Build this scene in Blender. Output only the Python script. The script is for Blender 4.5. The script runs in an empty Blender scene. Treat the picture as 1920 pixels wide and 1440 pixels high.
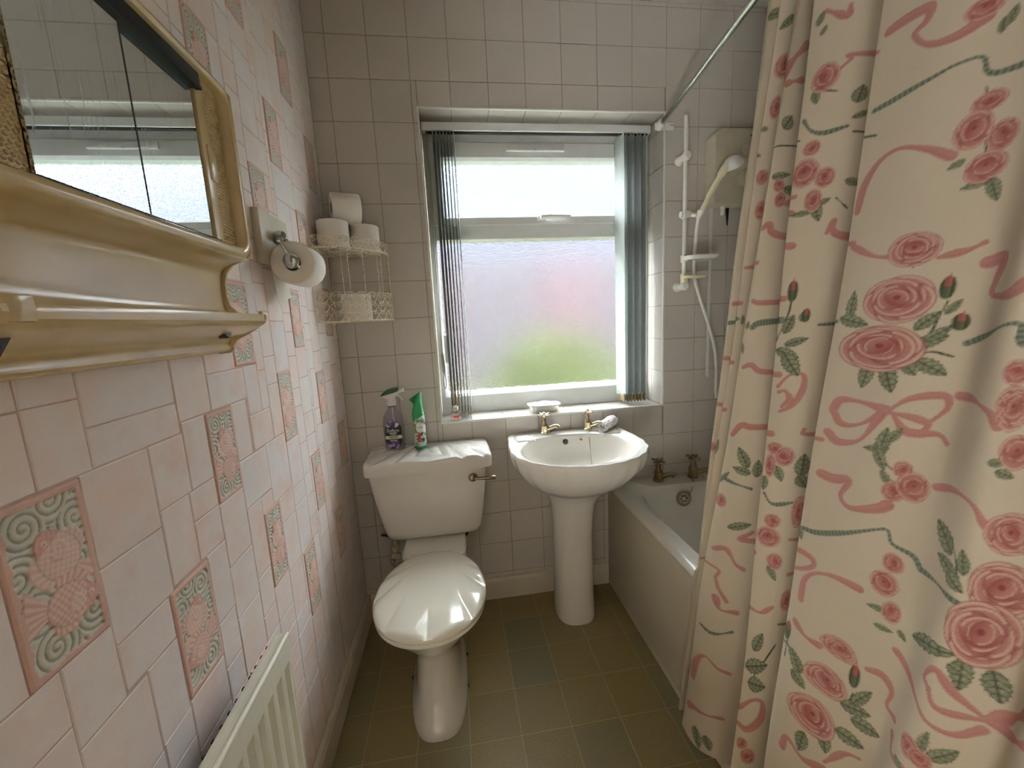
import bpy, bmesh, math, random
import numpy as np
from mathutils import Matrix, Vector

random.seed(7)
rng = np.random.default_rng(7)
scene = bpy.context.scene
COL = scene.collection

# ------------------------------------------------------------------ camera, sky, exposure
cam_data = bpy.data.cameras.new('camera')
cam_data.sensor_fit = 'HORIZONTAL'
cam_data.sensor_width = 36.0
cam_data.lens = 36.0 * 770.0 / 1920.0
cam_data.clip_start = 0.02
cam = bpy.data.objects.new('camera', cam_data)
COL.objects.link(cam)
_R = (Matrix.Rotation(-0.136311, 4, 'Z') @ Matrix.Rotation(-0.155676, 4, 'X') @ Matrix.Rotation(0.049321, 4, 'Y')
      @ Matrix.Rotation(math.radians(90), 4, 'X'))
cam.matrix_world = Matrix.Translation((0.47417, -1.80127, 1.31606)) @ _R
scene.camera = cam

world = bpy.data.worlds.new('overcast_sky')
scene.world = world
world.use_nodes = True
_bg = world.node_tree.nodes['Background']
_bg.inputs['Color'].default_value = (0.93, 0.965, 1.0, 1)
_bg.inputs['Strength'].default_value = 27.0

world.cycles.sampling_method = 'NONE'      # daylight comes in through the glass, found by the paths themselves
scene.view_settings.view_transform = 'Standard'
scene.view_settings.look = 'None'
scene.view_settings.gamma = 1.0
scene.view_settings.use_curve_mapping = False
scene.view_settings.exposure = 1.05
scene.cycles.use_denoising = True
scene.cycles.use_light_tree = False
scene.cycles.max_bounces = 8
scene.cycles.diffuse_bounces = 5
scene.cycles.glossy_bounces = 3
scene.cycles.transmission_bounces = 6
scene.cycles.transparent_max_bounces = 6
scene.cycles.sample_clamp_indirect = 8.0
scene.cycles.use_adaptive_sampling = False
scene.cycles.blur_glossy = 0.5
scene.cycles.caustics_reflective = False

# ------------------------------------------------------------------ material helpers
def new_mat(name):
    m = bpy.data.materials.new(name)
    m.use_nodes = True
    nt = m.node_tree
    return m, nt, nt.nodes['Principled BSDF']

def srgb(r, g, b):
    f = lambda c: (c / 255 / 12.92) if c / 255 <= 0.04045 else ((c / 255 + 0.055) / 1.055) ** 2.4
    return (f(r), f(g), f(b), 1)

def node(nt, kind, **kw):
    n = nt.nodes.new(kind)
    for k, v in kw.items():
        if k in n.inputs.keys():
            n.inputs[k].default_value = v
        else:
            setattr(n, k, v)
    return n

def ramp(nt, stops):
    r = nt.nodes.new('ShaderNodeValToRGB')
    el = r.color_ramp.elements
    while len(el) < len(stops):
        el.new(0.5)
    for e, (p, c) in zip(el, stops):
        e.position = p
        e.color = c
    return r

def plain(name, col, rough=0.4, metal=0.0, noise=0.0, nscale=30.0, bump=0.0, bscale=60.0, coat=0.0, spec=None, stretch=None):
    """principled material whose colour wanders a little with object-space noise"""
    m, nt, b = new_mat(name)
    b.inputs['Base Color'].default_value = col
    b.inputs['Roughness'].default_value = rough
    b.inputs['Metallic'].default_value = metal
    if coat:
        b.inputs['Coat Weight'].default_value = coat
        b.inputs['Coat Roughness'].default_value = 0.08
    if spec is not None:
        b.inputs['Specular IOR Level'].default_value = spec
    tc = node(nt, 'ShaderNodeTexCoord')
    src = tc.outputs['Object']
    if stretch:
        mp = node(nt, 'ShaderNodeMapping')
        mp.inputs['Scale'].default_value = stretch
        nt.links.new(src, mp.inputs['Vector'])
        src = mp.outputs['Vector']
    if noise:
        n = node(nt, 'ShaderNodeTexNoise', Scale=nscale, Detail=4.0)
        nt.links.new(src, n.inputs['Vector'])
        lo = tuple(c * (1 - noise) for c in col[:3]) + (1,)
        hi = tuple(min(1, c * (1 + noise)) for c in col[:3]) + (1,)
        r = ramp(nt, [(0.3, lo), (0.7, hi)])
        nt.links.new(n.outputs['Fac'], r.inputs['Fac'])
        nt.links.new(r.outputs['Color'], b.inputs['Base Color'])
    if bump:
        n2 = node(nt, 'ShaderNodeTexNoise', Scale=bscale, Detail=3.0)
        nt.links.new(src, n2.inputs['Vector'])
        bp = node(nt, 'ShaderNodeBump', Strength=bump, Distance=0.002)
        nt.links.new(n2.outputs['Fac'], bp.inputs['Height'])
        nt.links.new(bp.outputs['Normal'], b.inputs['Normal'])
    return m

def vcol_mat(name, rough=0.5, spec=0.5, translucent=0.0, coat=0.0, weave=0.0):
    """material that shows the printed colours stored on the mesh"""
    m, nt, b = new_mat(name)
    a = node(nt, 'ShaderNodeAttribute', attribute_name='print')
    nt.links.new(a.outputs['Color'], b.inputs['Base Color'])
    b.inputs['Roughness'].default_value = rough
    b.inputs['Specular IOR Level'].default_value = spec
    if coat:
        b.inputs['Coat Weight'].default_value = coat
    if weave:
        tc = node(nt, 'ShaderNodeTexCoord')
        n = node(nt, 'ShaderNodeTexNoise', Scale=420.0, Detail=2.0)
        nt.links.new(tc.outputs['Object'], n.inputs['Vector'])
        bp = node(nt, 'ShaderNodeBump', Strength=weave, Distance=0.001)
        nt.links.new(n.outputs['Fac'], bp.inputs['Height'])
        nt.links.new(bp.outputs['Normal'], b.inputs['Normal'])
    if translucent:
        t = node(nt, 'ShaderNodeBsdfTranslucent')
        nt.links.new(a.outputs['Color'], t.inputs['Color'])
        mix = node(nt, 'ShaderNodeMixShader')
        mix.inputs['Fac'].default_value = translucent
        out = nt.nodes['Material Output']
        nt.links.new(b.outputs['BSDF'], mix.inputs[1])
        nt.links.new(t.outputs['BSDF'], mix.inputs[2])
        nt.links.new(mix.outputs['Shader'], out.inputs['Surface'])
    return m

def piece_mat(name, cols, rough, noise_scale, mixamt, bump=0.0, bscale=40, spec=0.5, speckle=0.0):
    """each piece takes its own tone (object random), clouded with world-space noise"""
    m, nt, b = new_mat(name)
    oi = node(nt, 'ShaderNodeObjectInfo')
    n_ = len(cols)
    r1 = ramp(nt, [(i / max(1, n_ - 1), c) for i, c in enumerate(cols)])
    nt.links.new(oi.outputs['Random'], r1.inputs['Fac'])
    geo = node(nt, 'ShaderNodeNewGeometry')
    nz = node(nt, 'ShaderNodeTexNoise', Scale=noise_scale, Detail=5.0, Roughness=0.6)
    nt.links.new(geo.outputs['Position'], nz.inputs['Vector'])
    r2 = ramp(nt, [(0.32, cols[0]), (0.5, cols[n_ // 2]), (0.68, cols[-1])])
    nt.links.new(nz.outputs['Fac'], r2.inputs['Fac'])
    mx = node(nt, 'ShaderNodeMix', data_type='RGBA')
    mx.inputs[0].default_value = mixamt
    nt.links.new(r1.outputs['Color'], mx.inputs[6])
    nt.links.new(r2.outputs['Color'], mx.inputs[7])
    last = mx.outputs[2]
    if speckle:
        ns = node(nt, 'ShaderNodeTexNoise', Scale=260.0, Detail=2.0)
        nt.links.new(geo.outputs['Position'], ns.inputs['Vector'])
        rs = ramp(nt, [(0.35, (1 - speckle,) * 3 + (1,)), (0.65, (1 + speckle,) * 3 + (1,))])
        nt.links.new(ns.outputs['Fac'], rs.inputs['Fac'])
        m2 = node(nt, 'ShaderNodeMix', data_type='RGBA', blend_type='MULTIPLY')
        m2.inputs[0].default_value = 1.0
        nt.links.new(last, m2.inputs[6])
        nt.links.new(rs.outputs['Color'], m2.inputs[7])
        last = m2.outputs[2]
    nt.links.new(last, b.inputs['Base Color'])
    b.inputs['Roughness'].default_value = rough
    b.inputs['Specular IOR Level'].default_value = spec
    if bump:
        n2 = node(nt, 'ShaderNodeTexNoise', Scale=bscale, Detail=3.0)
        nt.links.new(geo.outputs['Position'], n2.inputs['Vector'])
        bp = node(nt, 'ShaderNodeBump', Strength=bump, Distance=0.002)
        nt.links.new(n2.outputs['Fac'], bp.inputs['Height'])
        nt.links.new(bp.outputs['Normal'], b.inputs['Normal'])
    return m

# ------------------------------------------------------------------ geometry helpers
class G:
    """collects vertices and faces of one mesh"""
    def __init__(self):
        self.v = []
        self.f = []
    def add(self, v, f):
        o = len(self.v)
        self.v.extend([tuple(map(float, p)) for p in v])
        self.f.extend([tuple(i + o for i in q) for q in f])
        return self
    def box(self, x0, x1, y0, y1, z0, z1, b=0.0, seg=2):
        if b <= 0:
            v = [(x, y, z) for x in (x0, x1) for y in (y0, y1) for z in (z0, z1)]
            f = [(0, 1, 3, 2), (4, 6, 7, 5), (0, 4, 5, 1), (2, 3, 7, 6), (0, 2, 6, 4), (1, 5, 7, 3)]
            return self.add(v, f)
        bm = bmesh.new()
        bmesh.ops.create_cube(bm, size=1.0)
        for q in bm.verts:
            q.co = Vector(((x0 + x1) / 2 + q.co.x * (x1 - x0), (y0 + y1) / 2 + q.co.y * (y1 - y0), (z0 + z1) / 2 + q.co.z * (z1 - z0)))
        bmesh.ops.bevel(bm, geom=bm.edges[:], offset=b, segments=seg, profile=0.5, affect='EDGES')
        bm.verts.index_update()
        self.add([q.co for q in bm.verts], [[q.index for q in f.verts] for f in bm.faces])
        bm.free()
        return self
    def loft(self, rings, cap0=True, cap1=True, closed=True):
        n = len(rings[0])
        v = [p for r in rings for p in r]
        f = []
        for k in range(len(rings) - 1):
            for i in range(n if closed else n - 1):
                j = (i + 1) % n
                f.append((k * n + i, k * n + j, (k + 1) * n + j, (k + 1) * n + i))
        if cap0:
            f.append(tuple(range(n))[::-1])
        if cap1:
            f.append(tuple(range((len(rings) - 1) * n, len(rings) * n)))
        return self.add(v, f)
    def lathe(self, prof, n=24, c=(0, 0, 0), axis=(0, 0, 1), cap0=True, cap1=True):
        a = Vector(axis).normalized()
        t = a.orthogonal().normalized()
        s = a.cross(t)
        c = Vector(c)
        rings = [[c + a * z + (t * math.cos(q) + s * math.sin(q)) * r for q in [2 * math.pi * i / n for i in range(n)]] for r, z in prof]
        return self.loft(rings, cap0, cap1)
    def tube(self, pts, r, n=8, closed=False, caps=True):
        P = [Vector(p) for p in pts]
        m = len(P)
        rad = r if isinstance(r, (list, tuple)) else [r] * m
        rings = []
        t0 = (P[1] - P[0]).normalized()
        nrm = t0.orthogonal().normalized()
        for i in range(m):
            if closed:
                t = (P[(i + 1) % m] - P[i - 1]).normalized()
            else:
                t = (P[min(i + 1, m - 1)] - P[max(i - 1, 0)]).normalized()
            nrm = (nrm - t * nrm.dot(t)).normalized()
            bi = t.cross(nrm)
            rings.append([P[i] + (nrm * math.cos(q) + bi * math.sin(q)) * rad[i] for q in [2 * math.pi * k / n for k in range(n)]])
        if closed:
            rings.append(rings[0])
        return self.loft(rings, caps and not closed, caps and not closed)
    def extrude(self, poly, axis, a0, a1):
        """polygon given in the two other axes, extruded along axis"""
        def mk(p, a):
            q = list(p)
            q.insert(axis, a)
            return q
        n = len(poly)
        v = [mk(p, a0) for p in poly] + [mk(p, a1) for p in poly]
        f = [(i, (i + 1) % n, n + (i + 1) % n, n + i) for i in range(n)] + [tuple(range(n))[::-1], tuple(range(n, 2 * n))]
        return self.add(v, f)
    def ball(self, c, rx, ry=None, rz=None, n=12, m=8, half=False):
        ry = rx if ry is None else ry
        rz = rx if rz is None else rz
        rings = []
        for k in range(m + 1):
            a = (math.pi * (0.5 if half else 1.0)) * k / m
            s = max(math.sin(a), 1e-3)
            rings.append([(c[0] + rx * s * math.cos(q), c[1] + ry * s * math.sin(q), c[2] + rz * math.cos(a)) for q in [2 * math.pi * i / n for i in range(n)]])
        return self.loft(rings[::-1], True, True)

def se_ring(cx, cy, a, b, n, z, N=64, yb=None):
    r = []
    for i in range(N):
        t = 2 * math.pi * i / N
        c, s = math.cos(t), math.sin(t)
        r.append((cx + a * math.copysign(abs(c) ** (2 / n), c), cy + b * math.copysign(abs(s) ** (2 / n), s), z))
    return r

def catmull(pts, k=8, closed=False):
    P = [Vector(p) for p in pts]
    n = len(P)
    out = []
    rng_ = range(n) if closed else range(n - 1)
    for i in rng_:
        if closed:
            p0, p1, p2, p3 = P[i - 1], P[i], P[(i + 1) % n], P[(i + 2) % n]
        else:
            p1, p2 = P[i], P[i + 1]
            p0 = P[i - 1] if i else p1 * 2 - p2
            p3 = P[i + 2] if i + 2 < n else p2 * 2 - p1
        for j in range(k):
            f = j / k
            out.append(0.5 * ((2 * p1) + (p2 - p0) * f + (2 * p0 - 5 * p1 + 4 * p2 - p3) * f * f + (3 * p1 - p0 - 3 * p2 + p3) * f ** 3))
    if not closed:
        out.append(P[-1])
    return out

def mesh_from(g, name, smooth=True, angle=40):
    me = bpy.data.meshes.new(name)
    me.from_pydata(g.v, [], g.f)
    bm = bmesh.new()
    bm.from_mesh(me)
    bmesh.ops.recalc_face_normals(bm, faces=bm.faces[:])
    bm.to_mesh(me)
    bm.free()
    if smooth:
        me.shade_smooth()
        me.set_sharp_from_angle(angle=math.radians(angle))
    return me

def link(name, data, parent=None):
    o = bpy.data.objects.new(name, data)
    COL.objects.link(o)
    if parent is not None:
        o.parent = parent
    return o

def tag(o, label=None, cat=None, group=None, kind=None):
    if label: o['label'] = label
    if cat: o['category'] = cat
    if group: o['group'] = group
    if kind: o['kind'] = kind
    return o

def obj(name, g, mat, parent=None, label=None, cat=None, group=None, kind=None, smooth=True, angle=40):
    """one mesh object; g is given in world coordinates (or the parent's own)"""
    me = mesh_from(g, name, smooth, angle) if isinstance(g, G) else g
    if mat is not None:
        me.materials.append(mat)
    o = link(name, me, parent)
    return tag(o, label, cat, group, kind)

def thing(name, label, cat, loc=(0, 0, 0), group=None, kind=None):
    o = link(name, None)
    o.location = loc
    o.empty_display_size = 0.05
    return tag(o, label, cat, group, kind)

def part(name, g, mat, parent, base=None, **kw):
    """a part whose mesh was drawn in room coordinates: shift it into its thing's own"""
    b = Vector(base if base is not None else parent.location)
    g.v = [tuple(Vector(p) - b) for p in g.v]
    return obj(name, g, mat, parent, **kw)

def set_print(me, cols):
    a = me.color_attributes.new('print', 'FLOAT_COLOR', 'POINT')
    c = np.ones((len(me.vertices), 4), dtype=np.float32)
    c[:, :3] = cols
    a.data.foreach_set('color', c.ravel())

def grid_mesh(name, V, nu, nv, cols=None, smooth=True):
    """V: (nv*nu,3) vertices of a regular sheet"""
    me = bpy.data.meshes.new(name)
    idx = np.arange(nu * nv).reshape(nv, nu)
    F = np.stack([idx[:-1, :-1], idx[:-1, 1:], idx[1:, 1:], idx[1:, :-1]], -1).reshape(-1, 4)
    me.vertices.add(len(V))
    me.vertices.foreach_set('co', np.asarray(V, dtype=np.float32).ravel())
    me.loops.add(F.size)
    me.loops.foreach_set('vertex_index', F.ravel().astype(np.int32))
    me.polygons.add(len(F))
    me.polygons.foreach_set('loop_start', (np.arange(len(F)) * 4).astype(np.int32))
    me.polygons.foreach_set('loop_total', np.full(len(F), 4, dtype=np.int32))
    me.update(calc_edges=True)
    if smooth:
        me.shade_smooth()
    if cols is not None:
        set_print(me, cols)
    return me

def text_mesh(txt, size, extrude=0.0002):
    cu = bpy.data.curves.new('lettering', 'FONT')
    cu.body = txt
    cu.size = size
    cu.align_x = 'CENTER'
    cu.align_y = 'CENTER'
    cu.extrude = extrude
    cu.resolution_u = 3
    t = bpy.data.objects.new('lettering', cu)
    COL.objects.link(t)
    bpy.context.view_layer.update()
    me = bpy.data.meshes.new_from_object(t.evaluated_get(bpy.context.evaluated_depsgraph_get()))
    bpy.data.objects.remove(t)
    me.materials.clear()
    return me

_tile_cache = {}
def tile_mesh(w, h, t=0.004, bev=0.0015, mat=None, edge=0.0008):
    key = (round(w, 4), round(h, 4), t, bev, mat.name if mat else '')
    if key in _tile_cache:
        return _tile_cache[key]
    g = G()
    v = []
    for ins, z in ((0, -t), (0, -edge), (bev, 0)):
        v += [(ins, ins, z), (w - ins, ins, z), (w - ins, h - ins, z), (ins, h - ins, z)]
    f = [(8, 9, 10, 11)]
    for a in (0, 4):
        for i in range(4):
            j = (i + 1) % 4
            f.append((a + i, a + j, a + 4 + j, a + 4 + i))
    g.add(v, f)
    me = bpy.data.meshes.new('tile')
    me.from_pydata(g.v, [], g.f)
    if mat:
        me.materials.append(mat)
    _tile_cache[key] = me
    return me

def lay_tile(org, ux, uy, w, h, mat, parent, gap=0.002, name='tile', **kw):
    """a tile whose corner sits at org, spanning w along ux and h along uy, facing ux x uy"""
    ux, uy = Vector(ux), Vector(uy)
    nz = ux.cross(uy)
    me = tile_mesh(w - gap, h - gap, mat=mat, **kw)
    o = link(name, me, parent)
    p = Vector(org) + ux * gap / 2 + uy * gap / 2
    tilt = Matrix.Rotation(random.uniform(-0.0022, 0.0022), 4, 'X') @ Matrix.Rotation(random.uniform(-0.0022, 0.0022), 4, 'Y')
    o.matrix_world = Matrix(((ux.x, uy.x, nz.x, p.x), (ux.y, uy.y, nz.y, p.y), (ux.z, uy.z, nz.z, p.z), (0, 0, 0, 1))) @ tilt
    return o

def rect_minus(r, hole, eps=0.007):
    x0, x1, z0, z1 = r
    a0, a1, b0, b1 = hole
    if x1 <= a0 or x0 >= a1 or z1 <= b0 or z0 >= b1:
        return [r]
    out = []
    if x0 < a0: out.append((x0, a0, z0, z1))
    if x1 > a1: out.append((a1, x1, z0, z1))
    m0, m1 = max(x0, a0), min(x1, a1)
    if z0 < b0: out.append((m0, m1, z0, b0))
    if z1 > b1: out.append((m0, m1, b1, z1))
    return [q for q in out if q[1] - q[0] > eps and q[3] - q[2] > eps]

# ------------------------------------------------------------------ materials
M_TILE = piece_mat('glazed_white_tile', [srgb(200, 194, 183), srgb(205, 199, 190), srgb(196, 191, 184)], 0.22, 3.0, 0.4, bump=0.05, bscale=14)
M_GROUT = plain('tile_grout', srgb(150, 135, 118), 0.9, noise=0.15, nscale=20)
M_WALLP = piece_mat('embossed_pink_wall_tile', [srgb(230, 198, 182), srgb(238, 224, 216), srgb(233, 228, 228), srgb(236, 212, 200)], 0.6, 7.0, 0.6, bump=0.25, bscale=45, spec=0.3)
M_WALLJ = plain('pink_tile_joint', srgb(192, 164, 150), 0.9, noise=0.1)
M_VINYL = piece_mat('olive_vinyl_floor_tile', [srgb(144, 126, 82), srgb(126, 118, 84), srgb(136, 120, 80), srgb(114, 118, 96), srgb(142, 124, 80)], 0.58, 9.0, 0.35, bump=0.12, bscale=120, speckle=0.16)
M_VINYLJ = plain('vinyl_joint', srgb(160, 148, 112), 0.6)
M_PAINT = plain('stone_wall_paint', srgb(150, 140, 126), 0.8, noise=0.03)
M_CEIL = plain('white_ceiling_paint', srgb(198, 192, 184), 0.85, noise=0.04, nscale=6)
M_SKIRT = plain('cream_gloss_paint', srgb(206, 196, 178), 0.45, noise=0.06, nscale=8)
M_UPVC = plain('white_upvc', srgb(228, 230, 228), 0.3, noise=0.02)
M_TRIM = plain('white_plastic_trim', srgb(232, 232, 226), 0.35)
M_CERAMIC = plain('white_vitreous_china', srgb(226, 222, 214), 0.12, noise=0.015, nscale=5, coat=0.3)
M_SEAT = plain('cream_seat_plastic', srgb(230, 226, 212), 0.14, noise=0.015, nscale=5, coat=0.4)
M_BATH = plain('white_bath_enamel', srgb(222, 218, 208), 0.2, noise=0.02, nscale=4)
M_PANEL = plain('cream_bath_panel', srgb(206, 198, 178), 0.4, noise=0.03, nscale=5)
M_CHROME = plain('chrome', srgb(200, 200, 202), 0.12, metal=1.0, noise=0.05)
M_NICKEL = plain('worn_nickel', srgb(140, 126, 106), 0.25, metal=1.0, noise=0.2)
M_BRASS = plain('polished_brass', srgb(216, 200, 168), 0.14, metal=1.0, noise=0.12, nscale=60)
M_BRONZE = plain('dull_antique_brass', srgb(134, 116, 90), 0.3, metal=1.0, noise=0.25, nscale=50)
M_GOLD = plain('gold_moulded_plastic', srgb(198, 176, 130), 0.22, noise=0.05, nscale=12, bump=0.06, bscale=20, coat=0.4)
M_BLACK = plain('black_plastic', srgb(18, 17, 16), 0.6, spec=0.2)
M_DARK = plain('dark_hole', srgb(30, 26, 22), 0.6)
M_RAD = plain('cream_radiator_enamel', srgb(222, 220, 204), 0.3, noise=0.02)
M_PLASTIC = plain('white_plastic', srgb(228, 226, 220), 0.32, noise=0.02)
M_OLDPLASTIC = plain('yellowed_white_plastic', srgb(198, 190, 168), 0.4, noise=0.05)
M_IVORY = plain('ivory_plastic', srgb(232, 224, 190), 0.3)
M_WIRE = plain('distressed_cream_metal', srgb(222, 210, 184), 0.5, noise=0.35, nscale=120)
M_PAPER = plain('white_tissue_paper', srgb(240, 234, 226), 0.9, bump=0.5, bscale=160)
M_TUBE = plain('grey_card', srgb(120, 112, 102), 0.9)
M_VANE = plain('grey_blind_fabric', srgb(164, 170, 166), 0.7, noise=0.05)
M_CORD = plain('pale_cord', srgb(170, 168, 150), 0.7)
M_WOOD = plain('pale_reed', srgb(206, 170, 118), 0.6, noise=0.15)
M_GREEN = plain('green_plastic', srgb(22, 122, 72), 0.3, noise=0.03)
M_DKGREEN = plain('dark_green_plastic', srgb(24, 78, 40), 0.35)
M_LABELRED = plain('red_print', srgb(206, 66, 52), 0.5)
M_LABELWHITE = plain('white_print', srgb(236, 234, 230), 0.5)
M_INK = plain('black_print', srgb(24, 22, 24), 0.5)
M_SOAP = plain('white_soap', srgb(240, 238, 232), 0.35, noise=0.02)
M_BLUEGLAZE = plain('blue_glaze', srgb(150, 160, 196), 0.25)
M_PRINT = vcol_mat('printed_label', 0.35)
M_RELIEF = vcol_mat('painted_relief_tile', 0.55, 0.35)
M_FABRIC = vcol_mat('printed_rose_cotton', 0.8, 0.15, translucent=0.22, weave=0.25)
M_TOWEL = vcol_mat('soft_towel', 0.95, 0.1, weave=0.8)
M_BLIND_METAL = plain('blind_clip_metal', srgb(150, 136, 108), 0.4, metal=0.7)

def mirror_mat():
    m, nt, b = new_mat('water_streaked_mirror')
    b.inputs['Base Color'].default_value = srgb(226, 232, 232)
    b.inputs['Metallic'].default_value = 1.0
    tc = node(nt, 'ShaderNodeTexCoord')
    mp = node(nt, 'ShaderNodeMapping')
    mp.inputs['Scale'].default_value = (1, 260, 9)
    nt.links.new(tc.outputs['Object'], mp.inputs['Vector'])
    n = node(nt, 'ShaderNodeTexNoise', Scale=1.0, Detail=3.0)
    nt.links.new(mp.outputs['Vector'], n.inputs['Vector'])
    r = ramp(nt, [(0.60, (0.015,) * 3 + (1,)), (0.72, (0.2,) * 3 + (1,))])
    nt.links.new(n.outputs['Fac'], r.inputs['Fac'])
    nt.links.new(r.outputs['Color'], b.inputs['Roughness'])
    d = node(nt, 'ShaderNodeBsdfDiffuse')
    d.inputs['Color'].default_value = srgb(225, 228, 228)
    r3 = ramp(nt, [(0.60, (0, 0, 0, 1)), (0.75, (0.3, 0.3, 0.3, 1))])
    nt.links.new(n.outputs['Fac'], r3.inputs['Fac'])
    mx = node(nt, 'ShaderNodeMixShader')
    nt.links.new(r3.outputs['Color'], mx.inputs['Fac'])
    nt.links.new(b.outputs['BSDF'], mx.inputs[1])
    nt.links.new(d.outputs['BSDF'], mx.inputs[2])
    nt.links.new(mx.outputs['Shader'], nt.nodes['Material Output'].inputs['Surface'])
    return m
M_MIRROR = mirror_mat()

def obscure_glass():
    m = bpy.data.materials.new('obscured_glass_with_condensation')
    m.use_nodes = True
    nt = m.node_tree
    nt.nodes.remove(nt.nodes['Principled BSDF'])
    out = nt.nodes['Material Output']
    tc = node(nt, 'ShaderNodeTexCoord')
    vo = node(nt, 'ShaderNodeTexVoronoi', Scale=170.0)
    nt.links.new(tc.outputs['Object'], vo.inputs['Vector'])
    nz = node(nt, 'ShaderNodeTexNoise', Scale=90.0, Detail=3.0)
    nt.links.new(tc.outputs['Object'], nz.inputs['Vector'])
    ad = node(nt, 'ShaderNodeMath', operation='ADD')
    nt.links.new(vo.outputs['Distance'], ad.inputs[0])
    nt.links.new(nz.outputs['Fac'], ad.inputs[1])
    bp = node(nt, 'ShaderNodeBump', Strength=0.9, Distance=0.003)
    nt.links.new(ad.outputs[0], bp.inputs['Height'])
    rf = node(nt, 'ShaderNodeBsdfRefraction', IOR=1.16, Roughness=0.24)
    rf.inputs['Color'].default_value = (0.95, 0.97, 0.97, 1)
    nt.links.new(bp.outputs['Normal'], rf.inputs['Normal'])
    tl = node(nt, 'ShaderNodeBsdfTranslucent')
    tl.inputs['Color'].default_value = (0.94, 0.95, 0.95, 1)
    nt.links.new(bp.outputs['Normal'], tl.inputs['Normal'])
    mx = node(nt, 'ShaderNodeMixShader')
    mx.inputs['Fac'].default_value = 0.015
    nt.links.new(rf.outputs['BSDF'], mx.inputs[1])
    nt.links.new(tl.outputs['BSDF'], mx.inputs[2])
    nt.links.new(mx.outputs['Shader'], out.inputs['Surface'])
    return m
M_OBSCURE = obscure_glass()

def clear_mat(name, col, rough=0.05, mixv=0.75):
    m = bpy.data.materials.new(name)
    m.use_nodes = True
    nt = m.node_tree
    b = nt.nodes['Principled BSDF']
    b.inputs['Base Color'].default_value = col
    b.inputs['Roughness'].default_value = rough
    tr = node(nt, 'ShaderNodeBsdfTransparent')
    tr.inputs['Color'].default_value = (0.93, 0.92, 0.95, 1)
    mx = node(nt, 'ShaderNodeMixShader')
    mx.inputs['Fac'].default_value = mixv
    nt.links.new(b.outputs['BSDF'], mx.inputs[1])
    nt.links.new(tr.outputs['BSDF'], mx.inputs[2])
    nt.links.new(mx.outputs['Shader'], nt.nodes['Material Output'].inputs['Surface'])
    return m
M_CLEAR = clear_mat('clear_lilac_plastic', srgb(176, 166, 176), 0.1, 0.7)
M_GLASS = clear_mat('small_clear_glass', srgb(220, 226, 224), 0.05, 0.8)

# ------------------------------------------------------------------ the room
RW, RH, YF = 1.90, 2.58, -1.76          # right wall, ceiling, front wall (with the doorway the camera looks in from)
TL = 0.1524                              # wall tile pitch
HOLE = (0.40, 1.44, 0.88, 2.16)          # window opening in the back wall
REV = 0.17                               # depth of the reveal

wall_back = tag(obj('wall_back', G()
    .box(-0.1, HOLE[0] - 0.003, 0.002, 0.28, -0.1, 2.7).box(HOLE[1] + 0.003, 2.0, 0.002, 0.28, -0.1, 2.7)
    .box(HOLE[0] - 0.003, HOLE[1] + 0.003, 0.002, 0.28, -0.1, HOLE[2] - 0.003).box(HOLE[0] - 0.003, HOLE[1] + 0.003, 0.002, 0.28, HOLE[3] + 0.003, 2.7), M_GROUT, smooth=False),
    'back wall of small white square tiles around the window', kind='structure')
for i in range(-1, 13):
    for j in range(-2, 16):
        r = (max(0.0, 0.074 + i * TL), min(RW, 0.074 + (i + 1) * TL), max(0.0, 2.41 - (j + 1) * TL), min(RH, 2.41 - j * TL))
        if r[1] - r[0] < 0.01 or r[3] - r[2] < 0.01 or r[3] < 0.1:
            continue
        for q in rect_minus(r, HOLE):
            lay_tile((q[0], 0.0, q[2]), (1, 0, 0), (0, 0, 1), q[1] - q[0], q[3] - q[2], M_TILE, wall_back, t=0.003)
# tiles lining the reveal: sill, head and the two cheeks
xs = [HOLE[0]] + [0.5312 + k * TL for k in range(6)] + [HOLE[1]]
for a, b in zip(xs[:-1], xs[1:]):
    lay_tile((a, 0.0, HOLE[2]), (1, 0, 0), (0, 1, 0), b - a, 0.05, M_TILE, wall_back)
    lay_tile((a, 0.05, HOLE[2]), (1, 0, 0), (0, 1, 0), b - a, REV - 0.05, M_TILE, wall_back)
    lay_tile((a, REV, HOLE[3]), (1, 0, 0), (0, -1, 0), b - a, REV, M_TILE, wall_back)
zs = [HOLE[2]] + [2.41 - j * TL for j in range(9, 1, -1)] + [HOLE[3]]
for a, b in zip(zs[:-1], zs[1:]):
    if b - a < 0.01: continue
    for y0, y1 in ((0.0, 0.11), (0.11, REV)):
        lay_tile((HOLE[1], y1, a), (0, -1, 0), (0, 0, 1), y1 - y0, b - a, M_TILE, wall_back)
        lay_tile((HOLE[0], y0, a), (0, 1, 0), (0, 0, 1), y1 - y0, b - a, M_TILE, wall_back)
tr = G()
for a, b in (((HOLE[0] - .004, HOLE[2] - .006), (HOLE[0] + .003, HOLE[3] + .004)), ((HOLE[1] - .003, HOLE[2] - .006), (HOLE[1] + .004, HOLE[3] + .004)),
             ((HOLE[0], HOLE[2] - .007), (HOLE[1], HOLE[2] + .002)), ((HOLE[0], HOLE[3] - .002), (HOLE[1], HOLE[3] + .004))):
    tr.box(a[0], b[0], -0.004, 0.006, a[1], b[1], 0.0015)
tag(obj('trim_1', tr, M_TRIM), 'white plastic edge trim round the window opening', kind='structure')

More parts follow.
